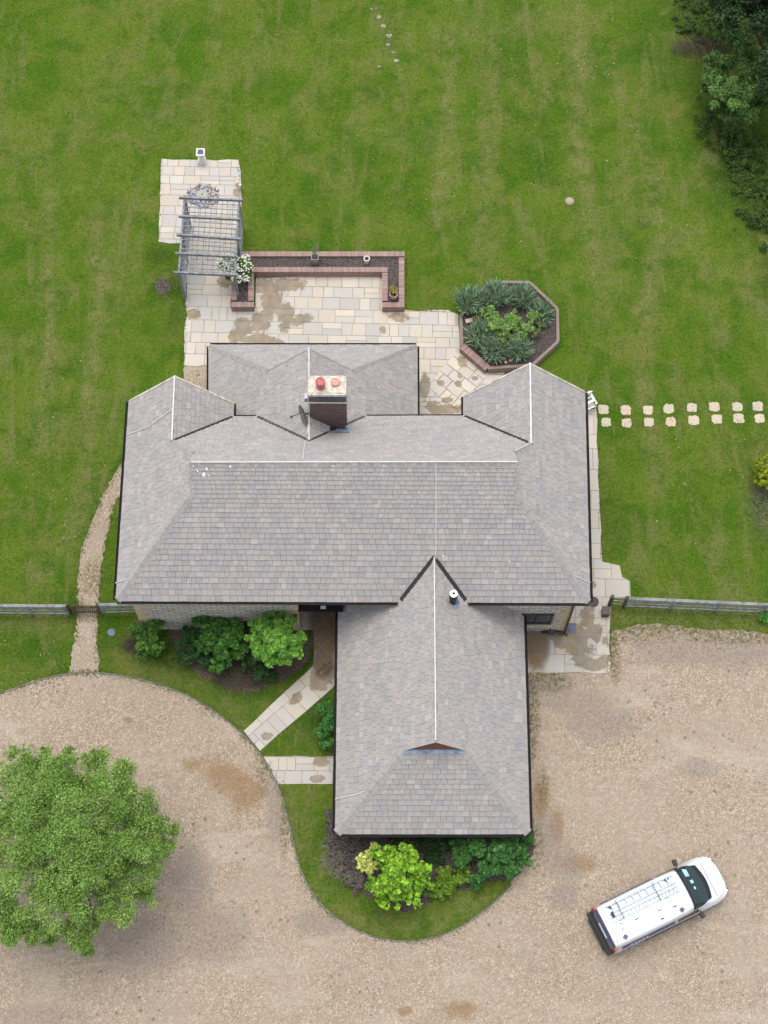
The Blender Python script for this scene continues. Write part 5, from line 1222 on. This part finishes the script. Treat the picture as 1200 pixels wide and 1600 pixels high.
m_.build('pickets', 'wood_brown', r_)
for z in (.2, .8): m_ = MB(); m_.bar((A.x, A.y-.03, z), (B.x, B.y-.03, z), .03, .08); m_.build('rail', 'wood_brown', r_)
for q in (A, B): m_ = MB(); m_.box((q.x, q.y, .55), (.11, .11, 1.1)); m_.build('post', 'wood_brown', r_)

# ---------------------------------------------------------------- van
vc = G(1035, 1409, .9); VA = math.radians(25.2); VR = Matrix.Rotation(VA, 3, 'Z'); V0 = Vector((vc.x, vc.y, .0))
van = empty('van', V0, 'white work van with roof ladder parked at an angle on the gravel', 'van'); van.rotation_euler.z = VA; van.scale = (.985, .95, .96)
def vobj(mb, name, mat, parent=None, smooth=False):
    o = mb.build(name, mat, None, smooth=smooth); o.parent = parent if parent is not None else van; return o
# stations: x, half width at belt, half width at roof edge, belt z, roof z, bottom z
ST = [(-2.47,.86,.78,1.0,1.83,.42),(-2.42,.93,.80,1.0,1.88,.30),(-2.2,.955,.81,1.0,1.905,.28),(-1.2,.96,.82,1.0,1.93,.28),(0,.96,.82,1.0,1.93,.28),(.45,.96,.80,1.0,1.91,.28),(.78,.96,.77,1.0,1.86,.28),
      (1.22,.96,.80,1.0,1.53,.28),(1.70,.95,.86,1.0,1.20,.28),(1.95,.93,.80,.92,1.10,.28),(2.20,.87,.70,.85,.99,.28),(2.40,.74,.56,.72,.84,.30),(2.50,.55,.40,.60,.70,.34)]
def prof(x):
    for A_, B_ in zip(ST, ST[1:]):
        if A_[0] <= x <= B_[0]: t = (x-A_[0])/(B_[0]-A_[0]); return [A_[i]+(B_[i]-A_[i])*t for i in range(1, 6)]
    return list(ST[0][1:]) if x < ST[0][0] else list(ST[-1][1:])
def sect(x):
    w, wt, zb, zr, z0 = prof(x); sh = min(.16, (zr-zb)*.5)
    half = [(w*.93, z0), (w*.99, z0+.10), (w, z0+(zb-z0)*.5), (w*.995, zb), (w*.97+(wt-w)*.45, zb+(zr-sh-zb)*.55), (wt, zr-sh*.62), (wt*.93, zr-sh*.22), (wt*.72, zr-sh*.06), (wt*.35, zr), (0, zr+.008)]
    return half
xs_ = sorted(set([round(-2.47+i*(4.97/40), 4) for i in range(41)]+[s[0] for s in ST]))
m_ = MB(); prev = None
for x in xs_:
    h_ = sect(x); ring = [(x, -y, z) for y, z in h_]+[(x, y, z) for y, z in h_[::-1][1:]]
    # bow the front in plan
    if prev:
        for i in range(len(ring)-1): m_.face([prev[i], ring[i], ring[i+1], prev[i+1]][::-1])
    else: m_.face(ring)
    prev = ring
m_.face(prev[::-1])
body = vobj(m_, 'body', 'van_white', smooth=True)
def surf(x, f):
    """f in -1..1 across the upper body; -1/1 = belt edges"""
    h_ = sect(x)[3:]; L = [0]
    for a, b in zip(h_, h_[1:]): L.append(L[-1]+math.hypot(b[0]-a[0], b[1]-a[1]))
    t = (1-abs(f))*L[-1]
    for i in range(len(h_)-1):
        if t <= L[i+1]+1e-9:
            u = (t-L[i])/(L[i+1]-L[i]); y = h_[i][0]+(h_[i+1][0]-h_[i][0])*u; z = h_[i][1]+(h_[i+1][1]-h_[i][1])*u; return Vector((x, -y if f < 0 else y, z))
    return Vector((x, 0, h_[-1][1]))
def patch(mb, fx0, fx1, f0, f1, nx=8, ny=10, off=.012):
    P_ = [[None]*(ny+1) for _ in range(nx+1)]
    for j in range(ny+1):
        f = f0+(f1-f0)*j/ny; a, b = (fx0(f) if callable(fx0) else fx0), (fx1(f) if callable(fx1) else fx1)
        for i in range(nx+1):
            x = a+(b-a)*i/nx; p = surf(x, f); e1 = surf(x+.01, f)-surf(x-.01, f); e2 = surf(x, min(1, f+.01))-surf(x, max(-1, f-.01)); nn = e1.cross(e2)
            if nn.z < 0 or (abs(nn.z) < 1e-6 and nn.y*p.y < 0): nn = -nn
            if abs(f) > .75 and nn.y*p.y < 0: nn = -nn
            P_[i][j] = p+nn.normalized()*off
    for i in range(nx):
        for j in range(ny): mb.face([P_[i][j], P_[i+1][j], P_[i+1][j+1], P_[i][j+1]])
m_ = MB(); patch(m_, lambda f: .82-.14*f*f, lambda f: 1.76-.34*f*f, -.62, .62, 14, 18, .03); ws = vobj(m_, 'windscreen', 'van_glass', smooth=True)
m_ = MB()
patch(m_, lambda f: 1.62-.34*f*f, lambda f: 1.78-.34*f*f, -.63, .63, 2, 18, .036); patch(m_, lambda f: .80-.14*f*f, lambda f: .87-.14*f*f, -.63, .63, 2, 18, .036)
vobj(m_, 'windscreen_frame', 'black_plastic', ws, True)
m_ = MB(); patch(m_, 1.02, 1.20, .28, .50, 3, 3, .038); patch(m_, 1.10, 1.24, .06, .16, 2, 2, .038); patch(m_, 1.12, 1.2, -.12, -.04, 2, 2, .038); vobj(m_, 'papers', 'paper', ws)
for s_ in (-1, 1):
    m_ = MB(); patch(m_, .12, .98, s_*.76, s_*.95, 8, 3, .012); vobj(m_, 'side_window', 'van_glass', smooth=True)
    m_ = MB(); patch(m_, -2.2, .0, s_*.74, s_*.95, 8, 3, .012); gp = vobj(m_, 'side_graphic', 'van_navy', smooth=True)
    m_ = MB()
    for k_ in range(5): patch(m_, -1.85+k_*.16, -1.76+k_*.16, s_*.82, s_*.91, 1, 2, .018)
    vobj(m_, 'lettering', 'sign_pale', gp)
    # mirror
    m_ = MB(); m_.box((1.06, s_*1.10, 1.12), (.13, .22, .20)); m_.bar((1.08, s_*.92, 1.05), (1.08, s_*1.05, 1.10), .05, .05); vobj(m_, 'wing_mirror', 'black_plastic')
    m_ = MB(); m_.box((2.22, s_*.66, .80), (.34, .22, .16), rz=-s_*.55); vobj(m_, 'headlight', 'lamp_clear')
    m_ = MB(); m_.box((-2.45, s_*.83, 1.15), (.12, .16, .72)); vobj(m_, 'tail_light', 'tail_red')
    for x in (1.55, -1.55):
        m_ = MB(); 
        prof_ = [(.0,.11),(.2,.11),(.32,.10),(.34,.07),(.34,-.07),(.32,-.10),(0,-.10)]
        for (r0, h0), (r1, h1) in zip(prof_, prof_[1:]):
            for k_ in range(22):
                a, b = k_*2*math.pi/22, (k_+1)*2*math.pi/22
                m_.face([(x+r*math.cos(t), s_*(.85+h), .34+r*math.sin(t)) for r, h, t in ((r0,h0,a),(r0,h0,b),(r1,h1,b),(r1,h1,a))])
        wo_ = vobj(m_, 'wheel', 'tyre')
        m_ = MB(); 
        for k_ in range(8):
            a = k_*math.pi/4; m_.bar((x, s_*.965, .34), (x+.19*math.cos(a), s_*.965, .34+.19*math.sin(a)), .05, .03, up=(0, 1, 0))
        vobj(m_, 'rim', 'aluminium', wo_)
m_ = MB(); m_.box((-2.56, 0, .45), (.20, 1.76, .22)); m_.box((-2.66, 0, .38), (.10, 1.3, .07)); vobj(m_, 'rear_bumper', 'black_plastic')
for s_ in (-1, 1): m_ = MB(); m_.box((0, s_*.955, .34), (2.3, .05, .10)); vobj(m_, 'side_sill', 'black_plastic')
m_ = MB(); m_.box((2.46, 0, .43), (.16, 1.25, .20)); vobj(m_, 'front_bumper', 'black_plastic')
m_ = MB(); m_.box((-2.475, 0, 1.45), (.04, 1.38, .42)); vobj(m_, 'rear_window', 'van_navy')
m_ = MB()
for f_ in (-1, 1): patch(m_, -.02, .0, f_*.72, f_*1.0, 1, 6, .006); patch(m_, 1.00, 1.015, f_*.78, f_*1.0, 1, 6, .006)
patch(m_, 1.90, 1.915, -.7, .7, 1, 12, .008); patch(m_, -2.36, -2.345, -.7, .7, 1, 12, .006)
vobj(m_, 'panel_seams', 'van_pad')
m_ = MB(); m_.box((-2.50, 0, .98), (.03, .62, .12)); vobj(m_, 'number_plate', 'plastic_white')
for x, y in ((-2.02,.60),(-2.02,-.62),(.30,.60),(.30,-.64)):
    m_ = MB(); m_.box((x, y, 1.955), (.14, .14, .06), rz=.6); vobj(m_, 'roof_bracket', 'van_pad')
for x, y in ((-1.35,-.22),(-.45,-.30),(-.9,.02),(.0,.0),(-1.95,-.12),(-1.98,-.32),(-1.9,.0),(-.5,-.62),(.12,-.42)):
    m_ = MB(); m_.box((x, y, 1.945), (.13 if x > -1.9 else .06, .035, .03)); vobj(m_, 'roof_clip', 'black_plastic')
# ladder on the roof
lad = empty('ladder', V0+VR @ Vector((-.8, .33, 1.99)), 'double aluminium ladder strapped on the roof of the white van', 'ladder'); lad.rotation_euler.z = VA; lad.location.z = 1.91
def lobj(mb, name, mat): o = mb.build(name, mat); o.parent = lad; return o
for y in (-.30, -.12, .02, .30):
    m_ = MB(); m_.bar((-1.35, y, .02 if y > 0 else .0), (1.35, y, .02 if y > 0 else 0), .05, .06); lobj(m_, 'rail', 'aluminium')
for i in range(9):
    x = -1.15+i*.28; m_ = MB(); m_.bar((x, .045, .03), (x, .275, .03), .05, .03); lobj(m_, 'rung', 'aluminium')
for i in range(16):
    x = -1.2+i*.155; m_ = MB(); m_.bar((x, -.285, .0), (x+.06, -.135, .0), .03, .03); lobj(m_, 'rung', 'aluminium')
for x in (-.95, .55): m_ = MB(); m_.bar((x, -.36, .055), (x, .36, .06), .025, .012); lobj(m_, 'strap', 'van_pad')
m_ = MB(); m_.box((-1.25, -.05, .03), (.10, .22, .05)); lobj(m_, 'clamp', 'black_plastic')

# ---------------------------------------------------------------- scattered litter
def scatter(name, label, cat, mat_cols, n, boxes, size, holes=()):
    P_ = []
    for _ in range(n):
        px0, py0, px1, py1 = random.choice(boxes); q = G(random.uniform(px0, px1), random.uniform(py0, py1)); P_.append((q.x, q.y, .03))
    P_ = np.array(P_); N_ = np.tile([[0, 0, 1.]], (n, 1))+rng.normal(size=(n, 3))*.3; c = np.array(mat_cols)[rng.integers(0, len(mat_cols), n)]
    o = leaf_mesh(name, P_, N_, size*rng.uniform(.5, 1.5, n), c, 1.4); tag(o, label, cat, kind='stuff')
scatter('fallen_leaves', 'scattered pale fallen leaves and clover heads on the lawn', 'leaves', [(.42,.42,.20),(.38,.42,.16),(.5,.48,.30),(.30,.34,.12)], 240, [(640,20,960,340),(860,80,960,130),(0,0,1050,240),(380,200,900,380),(900,200,1080,420),(0,980,100,1080),(1000,680,1180,900),(660,60,820,200),(0,560,190,900)], .045)

# grass blades over the lawn, in short clumps
def grass():
    out = []
    house_poly = XY([(175,560),(330,530),(660,530),(925,560),(960,1060),(835,1320),(520,1320),(520,960),(200,970)])
    gp = [p for p in edge_w]+XY(REST); ex_ = [XY(q) for q in ([(466,940),(540,940),(535,1062),(406,1176),(378,1142),(486,1040),(486,985),(466,985)],[(410,1179),(545,1179),(545,1227),(433,1227)],[(880,630),(935,636),(940,760),(945,874),(972,880),(976,900),(990,906),(990,936),(955,940),(955,1055),(800,1055),(800,950)])]; tp_ = XY([(253,249),(374,251),(377,392),(634,392),(634,484),(716,484),(765,437),(829,438),(873,480),(875,536),(830,580),(720,660),(320,660),(288,571),(292,432),(247,380)]); pp_ = XY(PATH)
    n = 120000
    # uniform over the visible frame
    px = rng.uniform(-20, 1220, n); py = rng.uniform(-20, 1480, n)
    keep = []
    for a, b in zip(px, py):
        q = G(a, b)
        if 560 < b < 1300 and inside(house_poly, q.x, q.y): continue
        if b > 960 and inside(gp, q.x, q.y): continue
        if 240 < b < 670 and inside(tp_, q.x, q.y): continue
        if 640 < b < 1060 and inside(pp_, q.x, q.y): continue
        if any(inside(e_, q.x, q.y) for e_ in ex_): continue
        keep.append((q.x, q.y, .03))
    P_ = np.array(keep); n = len(P_)
    N_ = rng.normal(size=(n, 3))+np.array([0, 0, .7]); t = rng.uniform(size=(n, 1)); C = np.array([.05,.115,.010])*(1-t)+np.array([.16,.24,.035])*t
    o = leaf_mesh('grass', P_, N_, .022*rng.uniform(.6, 1.5, n), C, 3.2); tag(o, 'short mown grass blades standing over the lawn', 'grass', kind='stuff')
grass()
def weeds(n=5000):
    seg = []
    for l, w_, sd in ((EDGE, 1, .10), ([(952,985),(1010,977),(1060,980),(1100,986),(1150,986),(1215,992)], 2.2, .22), (PATH[1:9], 1.2, .10), (PATH[9:17], 1, .08), ([(953,1050),(955,985)], 2, .12), ([(824,1055),(828,1200)], 1.2, .16), ([(828,1055),(880,1060)], 1.6, .2),
                      ([(253,249),(247,380)], .5, .05), ([(374,251),(377,385)], .5, .05), ([(291,440),(288,568)], .6, .06), ([(634,486),(716,486)], .6, .05), ([(934,640),(941,876)], .6, .05), ([(0,962),(212,962)], .8, .1), ([(960,950),(1200,962)], 1.3, .12)):
        P = [G(*p) for p in l]
        for a, b in zip(P, P[1:]): seg.append((a, b, sd, w_*(b-a).length))
    w = np.array([q[3] for q in seg]); w /= w.sum(); pk = rng.choice(len(seg), n, p=w); P_ = []
    for i in pk:
        a, b, sd, _ = seg[i]; q = a.lerp(b, rng.uniform()); P_.append((q.x+rng.normal()*sd, q.y+rng.normal()*sd, .035))
    P_ = np.array(P_); t = rng.uniform(size=(n, 1)); C = np.array([.09,.12,.025])*(1-t)+np.array([.22,.23,.08])*t
    o = leaf_mesh('weeds', P_, rng.normal(size=(n, 3))+np.array([0, 0, .9]), .032*rng.uniform(.5, 1.6, n), C, 2.2); tag(o, 'ragged weeds and grass tufts along the gravel and paving edges', 'weeds', kind='stuff')
weeds()
